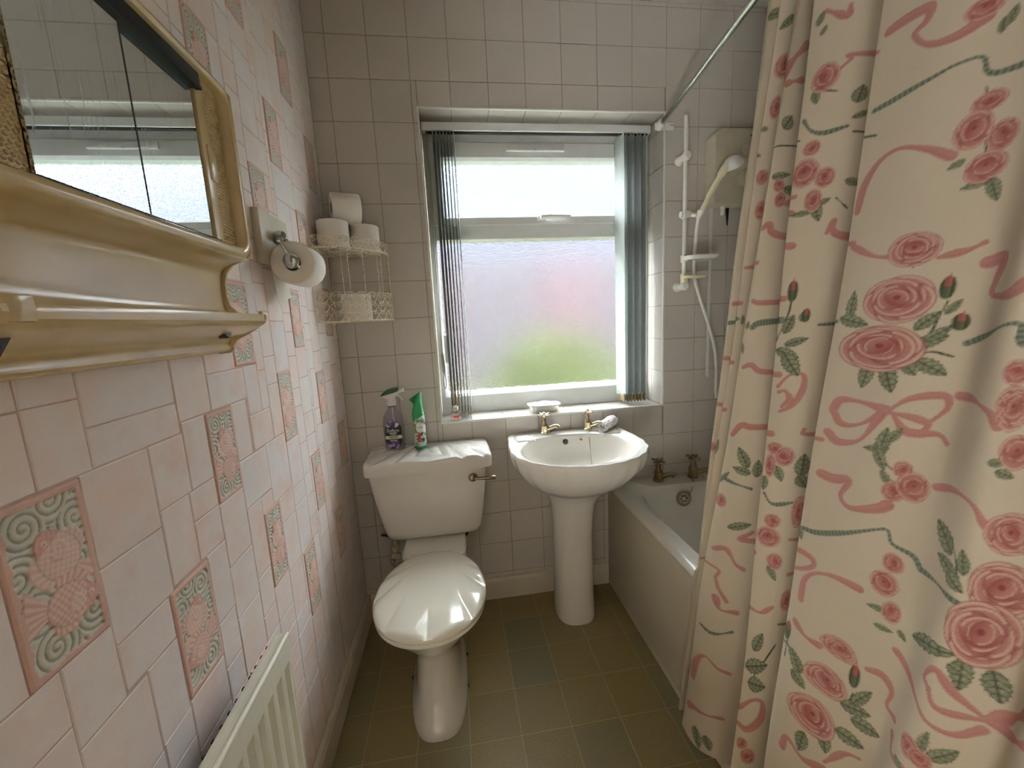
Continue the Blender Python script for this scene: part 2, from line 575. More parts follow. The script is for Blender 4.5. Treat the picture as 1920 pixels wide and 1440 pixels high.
# left wall: imitation tiles of many sizes with raised fish panels
wall_left = tag(obj('wall_left', G().box(-0.12, -0.0012, YF - 0.1, 0.28, -0.1, 2.7), M_WALLJ, smooth=False),
                'pink wall of mixed size tiles with fish panels', kind='structure')
PANELS = [(-1.345, -1.240, .942, 1.148), (-1.133, -1.031, .714, .910), (-.968, -.875, .985, 1.167), (-.960, -.866, .415, .605), (-.832, -.735, 1.242, 1.430),
          (-.806, -.720, .693, .888), (-.834, -.745, 1.77, 1.960), (-.630, -.540, 1.010, 1.207), (-.615, -.528, .467, .670), (-.630, -.540, 1.550, 1.738),
          (-.475, -.393, 1.262, 1.436), (-.462, -.380, .729, .914), (-.475, -.390, 1.790, 1.960), (-.320, -.236, .985, 1.171), (-.320, -.236, 1.515, 1.70),
          (-.320, -.225, 2.045, 2.22), (-.140, -.050, 1.820, 2.00), (-.140, -.050, 1.29, 1.47), (-.140, -.050, .76, .94), (-.30, -.21, .46, .645),
          (-.630, -.540, 2.08, 2.27), (-1.133, -1.031, 1.775, 1.97), (-1.30, -1.205, 2.0, 2.19), (-.968, -.875, 2.06, 2.25)]
NEAR = [(-1.46, -1.29, 1.149, 1.243), (-1.46, -1.29, 1.243, 1.40), (-1.29, -1.216, 1.149, 1.244), (-1.29, -1.216, 1.244, 1.40), (-1.216, -1.04, 1.150, 1.204),
        (-1.216, -1.04, 1.204, 1.38), (-1.04, -.943, 1.168, 1.36), (-.943, -.832, 1.239, 1.36), (-.943, -.800, 1.168, 1.239), (-1.46, -1.345, .942, 1.149),
        (-1.24, -1.12, 1.02, 1.150), (-1.12, -1.037, 1.044, 1.150), (-1.037, -.968, 1.044, 1.168), (-1.12, -1.047, .914, 1.044), (-1.047, -.968, .988, 1.044),
        (-1.047, -.968, .914, .988), (-1.24, -1.12, .908, 1.02), (-1.238, -1.133, .836, .908), (-1.031, -.968, .772, .914), (-1.46, -1.312, .868, .942),
        (-1.46, -1.312, .770, .868), (-1.312, -1.238, .832, .942), (-1.312, -1.2, .700, .832), (-1.2, -1.133, .705, .836), (-.875, -.810, 1.04, 1.168),
        (-.875, -.745, .93, 1.04), (-.968, -.875, .85, .985), (-.875, -.806, .76, .93)]
RES = 0.006
gy0, gz0 = -1.75, 0.1
NY, NZ = int(round(1.75 / RES)), int(round((RH - gz0) / RES))
occ = np.zeros((NZ, NY), bool)
def cells(r):
    return (int(round((r[0] - gy0) / RES)), int(round((r[1] - gy0) / RES)), int(round((r[2] - gz0) / RES)), int(round((r[3] - gz0) / RES)))
rects = []
for r in PANELS + NEAR:
    a, b, c, d = cells(r)
    occ[max(0, c):d, max(0, a):b] = True
    if r in NEAR: rects.append(r)
WS, HS = [12, 15, 17, 20, 24], [9, 12, 16, 19, 23]
for k in range(NZ - 1, -1, -1):
    i = 0
    while i < NY:
        if occ[k, i]:
            i += 1
            continue
        free = 0
        while i + free < NY and not occ[k, i + free]: free += 1
        w = random.choice(WS)
        if free - w < 9: w = free if free <= 30 else free // 2
        h, want = 1, random.choice(HS)
        while k - h >= 0 and h < want + 9 and not occ[k - h, i:i + w].any(): h += 1
        # keep the wanted height unless only a sliver would be left below
        if h > want: h = want if h >= want + 9 else h
        if 0 < k - h + 1 < 7: h = k + 1
        h = max(1, min(h, k + 1))
        while occ[k - h + 1:k + 1, i:i + w].any(): h -= 1
        occ[k - h + 1:k + 1, i:i + w] = True
        rects.append((gy0 + i * RES, gy0 + (i + w) * RES, gz0 + (k - h + 1) * RES, gz0 + (k + 1) * RES))
        i += w
for r in rects:
    if r[1] - r[0] < 0.008 or r[3] - r[2] < 0.008: continue
    # wall faces +X: local x runs along -Y?  use (0,1,0) x (0,0,1) = +X
    lay_tile((0.0, r[0], r[2]), (0, 1, 0), (0, 0, 1), r[1] - r[0], r[3] - r[2], M_WALLP, wall_left, gap=0.0016, t=0.002, bev=0.0018, edge=0.0012)

def fish_panel(seed, flip):
    """raised panel: pink border, grey-green swirls and two pink fish, modelled in relief with its paint"""
    r = np.random.default_rng(seed)
    nu, nv = 66, 128
    u, v = np.meshgrid(np.linspace(0, 1, nu), np.linspace(0, 1, nv))
    x, y = (u if not flip else 1 - u), v * 1.9
    col = np.zeros((nv, nu, 3)); hgt = np.zeros((nv, nu))
    sage, deep = np.array(srgb(206, 208, 194)[:3]), np.array(srgb(132, 140, 122)[:3])
    pink, dpk, lpk = np.array(srgb(218, 178, 164)[:3]), np.array(srgb(206, 154, 138)[:3]), np.array(srgb(226, 200, 188)[:3])
    sw = [(.28, 1.62, 1), (.86, 1.50, -1), (.80, 1.02, 1), (.24, .72, -1), (.34, .24, 1), (.84, .36, -1), (.12, 1.15, 1), (.6, 1.8, -1)]
    dmin = np.full((nv, nu), 9.); ph = np.zeros((nv, nu))
    for (a, b, s) in sw:
        d = np.hypot(x - a, y - b); t = np.arctan2(y - b, x - a)
        m = d < dmin
        dmin = np.where(m, d, dmin); ph = np.where(m, d / 0.088 + s * t / (2 * np.pi), ph)
    line = 0.5 + 0.5 * np.cos(2 * np.pi * ph)
    col[:] = sage
    k = np.clip((line - .74) / .2, 0, 1)[..., None]
    col[:] = col * (1 - k) + deep * k
    hgt[:] = .0016 - .0016 * np.clip((line - .5) / .4, 0, 1)
    def fish(cx, cy, L, Wd, ang, tone):
        c, s = math.cos(ang), math.sin(ang)
        a = (x - cx) * c + (y - cy) * s; b = -(x - cx) * s + (y - cy) * c
        body = (a / L) ** 2 + (b / (Wd * (1 - .25 * a / L))) ** 2 < 1
        tail = (a < -.7 * L) & (a > -1.75 * L) & (np.abs(b) < (-.55 * L - a) * .75)
        fin = (np.hypot((a + .1 * L) / (.6 * L), (b - Wd * 1.0) / (.5 * Wd)) < 1) | (np.hypot((a + .2 * L) / (.5 * L), (b + Wd * .95) / (.45 * Wd)) < 1)
        m = body | tail | fin
        sc = 0.5 + 0.5 * np.cos(2 * np.pi * (a / .085)) * np.cos(2 * np.pi * (b / .085))
        ray = 0.5 + 0.5 * np.cos(np.arctan2(b, a + .5 * L) * 26)
        tex = np.where(body, sc, ray)
        head = body & (a > .45 * L)
        cc = np.where(head[..., None], dpk, lpk * (tex[..., None]) + tone * (1 - tex[..., None]))
        col[m] = cc[m]
        hgt[m] = (.0020 + .0016 * np.clip(1 - (a / L) ** 2 - (b / Wd) ** 2, 0, 1) + .0007 * tex)[m]
        e = np.hypot(a - .62 * L, b - .12 * Wd)
        col[e < .038] = lpk; hgt[e < .038] += .0008; col[e < .016] = dpk * .7
        edge = body & ((a / L) ** 2 + (b / (Wd * (1 - .25 * a / L))) ** 2 > .86)
        col[edge] = col[edge] * .7
        gf = body & (np.hypot((a - .05 * L) / (.3 * L), (b + .1 * Wd) / (.45 * Wd)) < 1)
        col[gf] = (lpk * ray[..., None] + pink * (1 - ray[..., None]))[gf]; hgt[gf] += .0008
    fish(.55, 1.22, .33, .24, 2.1, pink)
    fish(.62, .60, .33, .23, -.25, np.array(srgb(208, 154, 138)[:3]))
    bw = .085 + .012 * np.sin(y * 21) * np.sin(x * 17)
    m = (x < bw) | (x > 1 - bw) | (y < bw) | (y > 1.9 - bw)
    rim = np.array(srgb(208, 166, 150)[:3])
    col[m] = rim * (0.94 + .1 * r.random(m.sum()))[:, None]; hgt[m] = .0024
    col = col * .82 + np.array(srgb(222, 204, 194)[:3]) * .18
    V = np.stack([u, v, hgt - .0006], -1).reshape(-1, 3)
    # skirt the sheet down to the wall so that it is a solid piece
    V = V.reshape(nv, nu, 3)
    V[0, :, 2] = V[-1, :, 2] = -.002; V[:, 0, 2] = V[:, -1, 2] = -.002
    me = grid_mesh('fish_panel', V.reshape(-1, 3), nu, nv, col.reshape(-1, 3))
    me.materials.append(M_RELIEF)
    return me
FISH = [fish_panel(1, False), fish_panel(2, True)]
for n, r in enumerate(PANELS):
    o = link('fish_panel', FISH[(n + (n // 3)) % 2], wall_left)
    o.matrix_world = Matrix(((0, 0, 1, 0), (1, 0, 0, r[0] + .001), (0, 1, 0, r[2] + .001), (0, 0, 0, 1))) @ Matrix.Diagonal((r[1] - r[0] - .002, r[3] - r[2] - .002, 1, 1))
    if n == 0: o['label'] = 'raised panel of two pink fish among grey green swirls'

# floor of square vinyl tiles
floor = tag(obj('floor', G().box(-0.12, 2.0, -3.6, 0.28, -0.08, -0.0006), M_VINYLJ, smooth=False), 'olive brown floor of square vinyl tiles', kind='structure')
FX, FY = 0.165, 0.1715
for i in range(0, 8):
    for j in range(0, 9):
        x0, y1 = -0.056 + i * FX, 0.003 - j * FY
        a, b, c, d = max(0, x0), min(1.17, x0 + FX), y1 - FY, min(0.0, y1)
        if b - a > .01 and d - c > .01:
            lay_tile((a, c, 0.0), (1, 0, 0), (0, 1, 0), b - a, d - c, M_VINYL, floor, gap=0.003, t=0.0015, bev=0.0006, edge=0.0002)
tag(obj('ceiling', G().box(-0.12, 2.0, YF - 0.1, 0.28, RH, RH + 0.1), M_CEIL, smooth=False), 'plain white ceiling', kind='structure')
tag(obj('wall_right', G().box(RW, RW + 0.1, YF - 0.1, 0.28, -0.1, 2.7), M_PAINT, smooth=False), 'plain stone coloured wall along the bath behind the curtain', kind='structure')
DX0, DX1, DZ = 0.06, 0.92, 2.05
tag(obj('wall_front', G().box(-0.12, DX0, YF - 0.1, YF, -0.1, 2.7).box(DX1, 2.0, YF - 0.1, YF, -0.1, 2.7).box(DX0, DX1, YF - 0.1, YF, DZ, 2.7), M_PAINT, smooth=False),
    'wall with the open doorway', kind='structure')
# landing outside the doorway
tag(obj('wall_landing', G().box(-0.5, 2.0, -3.6, -3.5, -0.1, 2.7).box(-0.6, -0.5, -3.6, YF, -0.1, 2.7).box(2.0, 2.1, -3.6, YF, -0.1, 2.7), M_PAINT, smooth=False), 'pale landing walls outside the doorway', kind='structure')
tag(obj('ceiling_landing', G().box(-0.6, 2.1, -3.6, YF - 0.1, RH, RH + 0.1), M_CEIL, smooth=False), 'white landing ceiling', kind='structure')
tag(obj('baseboard_left', G().extrude([(0.0, 0.0), (0.02, 0.0), (0.02, 0.085), (0.014, 0.098), (0.0, 0.1)], 1, YF, 0.0), M_SKIRT, smooth=False), 'cream skirting board under the pink wall', kind='structure')
tag(obj('baseboard_back', G().extrude([(-0.0, 0.0), (-0.018, 0.0), (-0.018, 0.09), (-0.012, 0.104), (-0.0, 0.106)], 0, 0.02, 1.155), M_SKIRT, smooth=False), 'cream skirting board under the white tiles', kind='structure')

# ------------------------------------------------------------------ window
win = tag(link('window_1', None), 'white framed window with two panes of obscured glass', kind='structure')
def ring(g, o, i, yf, yb, ch=0.012):
    """rectangular frame: o outer, i inner (x0,x1,z0,z1), front face yf, chamfered towards the inside"""
    def rect(r, y, d=0): return [(r[0] + d, y, r[2] + d), (r[1] - d, y, r[2] + d), (r[1] - d, y, r[3] - d), (r[0] + d, y, r[3] - d)]
    g.loft([rect(o, yb), rect(o, yf), rect(i, yf, -ch), rect(i, yf + ch), rect(i, yb), rect(o, yb)], False, False)
    return g
W0, W1, WZ0, WZ1 = HOLE[0] + .001, HOLE[1] - .001, HOLE[2] + .001, HOLE[3] - .001
g = ring(G(), (W0, W1, WZ0, WZ1), (0.432, 1.408, 0.975, 2.085), 0.155, 0.24)
obj('frame', g, M_UPVC, win, angle=25)
obj('transom', G().box(0.432, 1.408, 0.158, 0.24, 1.684, 1.748, 0.006), M_UPVC, win)
sash = obj('sash', ring(G(), (0.425, 1.415, 1.745, 2.088), (0.485, 1.355, 1.786, 2.017), 0.138, 0.2), M_UPVC, win, angle=25)
obj('pane', G().box(0.48, 1.36, 0.180, 0.184, 1.78, 2.02), M_OBSCURE, sash, smooth=False)
obj('pane', G().box(0.428, 1.412, 0.196, 0.200, 0.97, 1.69), M_OBSCURE, win, smooth=False)
ven = obj('trickle_vent', G().box(0.762, 1.03, 0.126, 0.139, 2.050, 2.078, 0.004), M_UPVC, sash)
for a, b_ in ((0.768, 0.892), (0.9, 1.024)):
    obj('vent_flap', G().box(a, b_, 0.1215, 0.1262, 2.052, 2.060, 0.001), M_TRIM, win)
obj('handle', G().box(0.895, 0.935, 0.122, 0.138, 1.757, 1.777, 0.005).tube([(0.908, 0.128, 1.767), (0.912, 0.105, 1.768), (0.93, 0.098, 1.768), (1.04, 0.096, 1.766)], [0.007, 0.008, 0.008, 0.0065], 10), M_TRIM, sash)
obj('handle', G().box(0.432, 0.452, 0.13, 0.158, 1.13, 1.26, 0.004), M_UPVC, win)

# ------------------------------------------------------------------ outside the window
M_LAWN = plain('lawn_green', srgb(36, 41, 22), 0.9, spec=0.05, noise=0.3, nscale=3)
M_HEDGE = plain('shrub_leaf', srgb(44, 50, 19), 0.9, spec=0.05, noise=0.35, nscale=6)
M_BRICK = plain('red_brick', srgb(41, 30, 32), 0.9, spec=0.1, noise=0.15, nscale=5)
M_RENDER = plain('darkened_render', srgb(34, 31, 33), 0.9, noise=0.06, spec=0.1, nscale=2)  # house colour darkened so the lower pane does not burn out
tag(obj('ground_garden', G().box(-12, 16, 0.3, 22, -0.5, -0.45), M_LAWN, smooth=False), 'lawn outside the window', kind='structure')
hs = thing('neighbour_house', 'darkened neighbouring house with brick panels and added upper storey seen blurred through the glass', 'house', (0, 0, -0.45))
part('wall', G().box(-9, 11, 8.0, 8.3, -0.45, 3.1), M_RENDER, hs, smooth=False)
part('added_storey', G().box(-9, 11, 8.0, 8.3, 3.1, 5.8), plain('darkened_blue_render', srgb(41, 45, 52), 0.9, spec=0.1, noise=0.05, nscale=2), hs, smooth=False)  # storey added in front of the sky to dim the upper pane
part('brick_panel', G().box(-1.6, 0.35, 7.85, 8.0, -0.45, 2.6), M_BRICK, hs, smooth=False)
part('brick_panel', G().box(2.6, 3.9, 7.85, 8.0, 0.6, 2.6), M_BRICK, hs, smooth=False)
def leafy(name, c, rx, ry, rz, n, label, cat, seed):
    r = np.random.default_rng(seed)
    g = G()
    for _ in range(n):
        d = r.normal(size=3); d /= np.linalg.norm(d); d[2] = abs(d[2]) if c[2] < 0 else d[2]
        q = np.array(c) + d * np.array([rx, ry, rz]) * r.uniform(.55, 1.05)
        a = r.normal(size=3); a /= np.linalg.norm(a); b = np.cross(a, r.normal(size=3)); b /= np.linalg.norm(b)
        s = r.uniform(.04, .08)
        g.add([q - a * s, q + b * s * .5, q + a * s, q - b * s * .5], [(0, 1, 2, 3)])
    t = thing(name, label, cat, (c[0], c[1], -0.45))
    part('foliage', g, M_HEDGE, t, kind='stuff', smooth=False)
    part('trunk', G().tube([(c[0], c[1], -0.45), (c[0], c[1], c[2] + .1)], 0.05, 8), M_WOOD, t)
    return t
leafy('shrub', (1.75, 3.3, 0.35), 0.85, 0.5, 0.75, 5200, 'round green shrub seen blurred through the lower pane', 'shrub', 4)

# ------------------------------------------------------------------ toilet
TX = 0.342
toilet = thing('toilet', 'white close-coupled toilet with scallop shell seat lid', 'toilet', (TX, -0.35, 0.0))
def egg(yb, yf, hw, n, z, N=72, cx=TX):
    return se_ring(cx, (yb + yf) / 2, hw, abs(yf - yb) / 2, n, z, N)
pan = G()
pan.loft([egg(*q) for q in [(-.16, -.655, .098, 2.9, 0.0), (-.16, -.655, .100, 2.9, .012), (-.165, -.65, .097, 2.9, .035), (-.17, -.632, .086, 2.9, .055), (-.17, -.612, .079, 2.9, .11),
          (-.17, -.592, .075, 2.8, .17), (-.17, -.590, .078, 2.7, .215), (-.175, -.603, .093, 2.5, .255), (-.185, -.640, .124, 2.35, .30), (-.20, -.685, .155, 2.25, .35),
          (-.215, -.715, .171, 2.15, .385), (-.22, -.725, .175, 2.15, .398), (-.23, -.71, .165, 2.15, .404)]])
pan.loft([se_ring(TX, -.16, .127, .15, 6, z, 48) for z in (.26, .30, .42)] + [se_ring(TX, -.16, .12, .145, 6, .428, 48)])
part('pan', pan, M_CERAMIC, toilet)
for (sx, yy) in ((.446, -.36), (.446, -.50), (.238, -.43)):
    part('screw_hole', G().lathe([(0.0065, 0), (0.0065, 0.004), (0.004, 0.006)], 12, (sx - (.006 if sx > TX else -.006), yy, .034), (1 if sx > TX else -1, 0, .15)), M_DARK, toilet)
def seat_ring(z, sc=1.0, N=120):
    r = []
    for i in range(N):
        t = 2 * math.pi * i / N
        c, s = math.cos(t), math.sin(t)
        if s < 0:
            x, y = .183 * math.copysign(abs(c) ** (2 / 2.1), c), .212 * -abs(s) ** (2 / 2.1)
        else:
            x, y = .183 * math.copysign(abs(c) ** (2 / 2.35), c), .245 * abs(s) ** (2 / 2.35)
        sq = 1 - .10 * max(0, y / .245) ** 2
        r.append((TX + x * sq * sc, -.528 + y * sc, z))
    return r
part('seat', G().loft([seat_ring(.404, .95), seat_ring(.406, .985), seat_ring(.414, .992), seat_ring(.418, .985)]), M_SEAT, toilet)
lid = G()
NS = 34
outer = np.array(seat_ring(0.0, 1.0, 240))
cen = np.array([TX, -.50, 0.0])
def shell(x, y, fx, fy, k, amp):
    ph = math.atan2(x - fx, -(y - fy))
    return amp * (abs(math.sin(ph * k)) ** .8)
rings = [[tuple(q) for q in (cen + (outer - cen) * s) + np.array([0, 0, z])] for s, z in ((.97, .419), (.995, .421), (1.0, .427), (.995, .433))]
for k in range(1, NS):
    s = 1 - k / NS
    row = []
    for p in outer:
        q = cen + (p - cen) * s
        dome = .437 + .017 * (1 - s ** 2.6)
        front = min(1, max(0, (-.36 - q[1]) / .12))
        rp = min(1, max(0, (s - .46) / .4)) * front
        edge = min(1, (1 - s) / .05)
        row.append((q[0], q[1], dome + shell(q[0], q[1], TX, -.34, 8.5, .013) * rp * (.35 + .65 * edge) - .007 * rp))
    rings.append(row)
lid.loft(rings)
part('seat_lid', lid, M_SEAT, toilet, label='cream seat lid moulded as a scallop shell', angle=60)
for dx in (-.07, .07):
    part('hinge', G().lathe([(.011, -.02), (.012, -.018), (.012, .018), (.011, .02)], 14, (TX + dx, -.278, .418), (1, 0, 0)), M_SEAT, toilet)
cis = G()
cis.loft([se_ring((a + b_) / 2, (-.012 + f) / 2, (b_ - a) / 2, (-.012 - f) / 2, 7, z, 64) for z, a, b_, f in
          ((.432, .19, .495, -.15), (.436, .168, .517, -.166), (.446, .153, .532, -.176), (.47, .142, .542, -.184), (.55, .127, .555, -.192), (.65, .109, .568, -.198), (.74, .097, .577, -.203))])
part('cistern', cis, M_CERAMIC, toilet)
cl = G()
LC = np.array([.342, -.113, 0])
ol = np.array(se_ring(.342, -.113, .256, .108, 9, 0.0, 360))
rings = [[tuple(q) for q in (LC + (ol - LC) * s) + np.array([0, 0, z])] for s, z in ((.95, .734), (.995, .735), (1.0, .742), (1.0, .766))]
for k in range(0, 44):
    s = 1 - (k / 43.5) * .995 - .006
    row = []
    for p in ol:
        q = LC + (p - LC) * s
        back = (q[1] + .221) / .216
        rp = min(1, max(0, (1 - s) / .05))
        fl = shell(q[0], q[1], .342, .09, 15.0, .010) * (1 - .7 * back)
        row.append((q[0], q[1], .771 + (.008 + .016 * min(1, back * 1.6) + fl) * rp ** .5))
    rings.append(row)
cl.loft(rings)
part('cistern_lid', cl, M_CERAMIC, toilet, label='cistern lid with fan of shell flutes', angle=60)
lev = part('flush_lever', G().lathe([(.017, 0), (.018, -.004), (.014, -.010), (.008, -.013)], 20, (.515, -.200, .692), (0, 1, 0)), M_NICKEL, toilet)
part('lever_arm', G().tube([(.515, -.211, .692), (.535, -.219, .691), (.565, -.221, .690), (.604, -.219, .690)], [.006, .0065, .0065, .008], 12), M_NICKEL, lev, base=toilet.location)
part('inlet_valve', G().lathe([(.010, 0), (.016, .004), (.016, .022), (.008, .026), (.008, .05)], 14, (.165, -.09, .35)).tube([(.165, -.09, .36), (.165, -.09, .30), (.15, -.06, .27), (.13, -.02, .26)], .007, 8)
     .lathe([(.011, -.02), (.014, -.018), (.014, .018), (.011, .02)], 12, (.165, -.09, .325), (1, 0, 0)), M_OLDPLASTIC, toilet)
part('inlet_pipe', G().tube([(.10, -.03, .40), (.12, -.04, .40), (.15, -.06, .404), (.19, -.07, .43)], .006, 8), M_NICKEL, toilet)
part('overflow_pipe', G().tube([(.475, -.09, .44), (.478, -.09, .405), (.466, -.07, .38), (.44, -.04, .37)], .011, 10), M_BLACK, toilet)

# ------------------------------------------------------------------ taps (shared shape)
def tap_at(parent, x, y, z, mat, ang, sc=1.0):
    c = (x, y, z)
    S = lambda prof: [(r * sc, h * sc) for r, h in prof]
    body = part('tap', G().lathe(S([(.021, 0), (.021, .006), (.017, .009), (.017, .032), (.019, .036), (.014, .044), (.0105, .056), (.011, .066), (.008, .070), (.006, .082)]), 18, c), mat, parent)
    d = Vector((math.cos(ang), math.sin(ang), 0))
    P = lambda a, h: tuple(Vector(c) + d * a * sc + Vector((0, 0, h * sc)))
    sp = G().tube([P(.010, .018), P(.028, .026), P(.046, .034), P(.056, .033), P(.062, .026)], [.010 * sc, .0095 * sc, .009 * sc, .0105 * sc, .0115 * sc], 12)
    part('spout', sp, mat, body, base=parent.location)
    hd = G()
    for k in range(4):
        a = k * math.pi / 2 + .5
        e = Vector((math.cos(a), math.sin(a), 0))
        q = Vector(c) + Vector((0, 0, .086 * sc))
        hd.tube([q, q + e * .019 * sc, q + e * .027 * sc, q + e * .031 * sc], [.0042 * sc, .0036 * sc, .0055 * sc, .003 * sc], 8)
    hd.lathe(S([(.008, .078), (.0095, .082), (.0095, .091), (.005, .096), (.002, .098)]), 14, c)
    part('handle', hd, mat, body, base=parent.location)
    return body

# ------------------------------------------------------------------ wash basin
BX = 0.943
basin = thing('wash_basin', 'white pedestal wash basin with shell corners and brass taps', 'basin', (BX, -0.25, 0.0))
half = [(0, -.004), (.15, -.004), (.232, -.007), (.258, -.03), (.266, -.10), (.276, -.18), (.277, -.26), (.26, -.34), (.216, -.408), (.155, -.457), (.08, -.487), (0, -.497)]
cur = catmull([(BX + a, b_, 0) for a, b_ in half] + [(BX - a, b_, 0) for a, b_ in half[-2:0:-1]], 10, True)
bc = Vector((BX, -.26, 0))
NB = 144
ang = np.array([math.atan2(q.y - bc.y, q.x - bc.x) for q in cur]); rad = np.array([(q - bc).length for q in cur])
od = np.argsort(ang); ang, rad = ang[od], rad[od]
th = np.linspace(-math.pi, math.pi, NB, endpoint=False)
ro = np.interp(th, np.r_[ang[-1] - 2 * math.pi, ang, ang[0] + 2 * math.pi], np.r_[rad[-1], rad, rad[0]])
scal = np.where(np.sin(th) < .25, 1 + .008 * np.cos(th * 22), 1.0)
ic = Vector((BX - .003, -.272, 0))
def r_out(s, z): return [(bc.x + math.cos(t) * r * s * q, bc.y + math.sin(t) * r * s * q if s > .96 else (bc.y * s + (-.16) * (1 - s)) + math.sin(t) * r * s, z) for t, r, q in zip(th, ro, scal)]
def r_in(s, z, dy=0): return [(ic.x + .233 * s * math.copysign(abs(math.cos(t)) ** .92, math.cos(t)), ic.y + dy + .194 * s * math.copysign(abs(math.sin(t)) ** .92, math.sin(t)), z) for t in th]
bw = G()
bw.loft([r_out(.36, .595), r_out(.44, .602), r_out(.60, .628), r_out(.78, .668), r_out(.90, .712), r_out(.962, .745), r_out(.99, .77), r_out(1.0, .786), r_out(.998, .796), r_out(.985, .802),
         r_in(1.03, .8005), r_in(1.0, .797), r_in(.985, .785), r_in(.965, .765), r_in(.92, .735), r_in(.82, .700), r_in(.62, .674), r_in(.35, .662), r_in(.1, .658)])
part('bowl', bw, M_CERAMIC, basin, angle=50)
def fan(cx, cy, a0, a1, n, L):
    g = G()
    for k in range(n):
        a = a0 + (a1 - a0) * k / (n - 1)
        l = L * (1 - .25 * abs(k - (n - 1) / 2) / (n / 2))
        e = Vector((math.cos(a), math.sin(a), 0))
        q = Vector((cx, cy, .8015))
        g.tube([q + e * .012, q + e * l * .5, q + e * l * .85, q + e * l], [.0015, .0045, .0068, .0046], 10)
    g.ball((cx, cy, .8015), .007, n=10, m=6)
    return g
part('shell_relief', fan(.792, -.128, 1.62, 3.22, 8, .10), M_CERAMIC, basin, label='shell shaped soap rest in the basin corner')
part('shell_relief', fan(1.094, -.128, 1.52, -.08, 8, .10), M_CERAMIC, basin)
ped = G()
def pr(z, hw, yf, yb, n=2.6): return se_ring(BX - .008, (yf + yb) / 2, hw, abs(yf - yb) / 2, n, z, 56)
ped.loft([pr(0, .086, -.262, -.05), pr(.012, .087, -.263, -.05), pr(.2, .083, -.252, -.06), pr(.4, .083, -.248, -.07), pr(.48, .087, -.254, -.07), pr(.54, .097, -.27, -.06), pr(.58, .115, -.30, -.05), pr(.61, .135, -.33, -.05)])
part('pedestal', ped, M_CERAMIC, basin)
tap_at(basin, .853, -.040, .802, M_BRASS, -.35)
tap_at(basin, 1.055, -.040, .802, M_BRASS, -.45)
part('overflow_hole', G().lathe([(.012, 0), (.012, .003), (.009, .004)], 16, (.936, -.0865, .768), (0, -1, .35)), M_DARK, basin)
part('plug_chain', G().tube(catmull([(1.05, -.066, .806), (1.045, -.085, .80), (1.035, -.13, .745), (1.0, -.25, .69), (.96, -.33, .668)], 6), .0014, 6), M_NICKEL, basin)
part('plug_waste', G().lathe([(.022, 0), (.022, .004), (.016, .005)], 18, (BX, -.27, .657)), M_NICKEL, basin)
part('chain_stay', G().tube([(1.02, -.075, .795), (1.012, -.088, .782), (1.005, -.096, .775)], [.0016, .002, .007], 8), M_NICKEL, basin)

# ------------------------------------------------------------------ bath
bath = thing('bathtub', 'white bathtub with cream side panel behind the curtain', 'bathtub', (1.52, -0.85, 0.0))
def rr(x0, x1, y0, y1, z, n): return se_ring((x0 + x1) / 2, (y0 + y1) / 2, (x1 - x0) / 2, (y1 - y0) / 2, n, z, 160)
tub = G()
tub.loft([rr(1.157, 1.898, -1.735, -.002, .495, 30), rr(1.150, 1.899, -1.738, -.001, .503, 30), rr(1.149, 1.899, -1.738, -.001, .518, 30), rr(1.156, 1.897, -1.735, -.003, .528, 28), rr(1.17, 1.89, -1.72, -.01, .532, 26),
          rr(1.218, 1.845, -1.63, -.118, .528, 9), rr(1.228, 1.838, -1.62, -.127, .518, 8), rr(1.238, 1.83, -1.60, -.134, .49, 8), rr(1.26, 1.81, -1.57, -.15, .38, 7), rr(1.285, 1.79, -1.52, -.17, .25, 6),
          rr(1.31, 1.77, -1.45, -.20, .17, 5), rr(1.36, 1.72, -1.36, -.26, .135, 4), rr(1.45, 1.63, -1.1, -.5, .13, 3)], False, True)
part('tub', tub, M_BATH, bath)
part('side_panel', G().box(1.160, 1.172, -1.735, -.004, .0, .50, .003).box(1.163, 1.20, -1.735, -.004, 0.0, .07), M_PANEL, bath)
part('trim_strip', G().box(1.1575, 1.162, -1.735, -.004, .0, .02, .001), M_SKIRT, bath)
tap_at(bath, 1.387, -.065, .530, M_BRONZE, -.5, 1.15)
tap_at(bath, 1.563, -.065, .530, M_BRONZE, -.4, 1.15)
ov = part('overflow', G().lathe([(.036, 0), (.036, .004), (.031, .008), (.026, .006), (.024, .003), (.002, .003)], 28, (1.473, -.141, .465), (0, -1, .12)), M_NICKEL, bath)
hl = G()
for k in range(6):
    a = k * math.pi / 3
    hl.lathe([(.0048, 0), (.0048, .0012)], 10, (1.473 + .013 * math.cos(a), -.1452, .4655 + .013 * math.sin(a)), (0, -1, .12))
part('overflow_holes', hl, M_DARK, ov, base=bath.location)
part('plug_chain', G().tube(catmull([(1.545, -.08, .545), (1.535, -.11, .53), (1.515, -.137, .50), (1.493, -.146, .48)], 6), .0016, 6), M_NICKEL, bath)
part('plug_chain', G().tube(catmull([(1.60, -.08, .54), (1.615, -.13, .50), (1.62, -.18, .38), (1.60, -.25, .15)], 6), .0016, 6), M_NICKEL, bath)

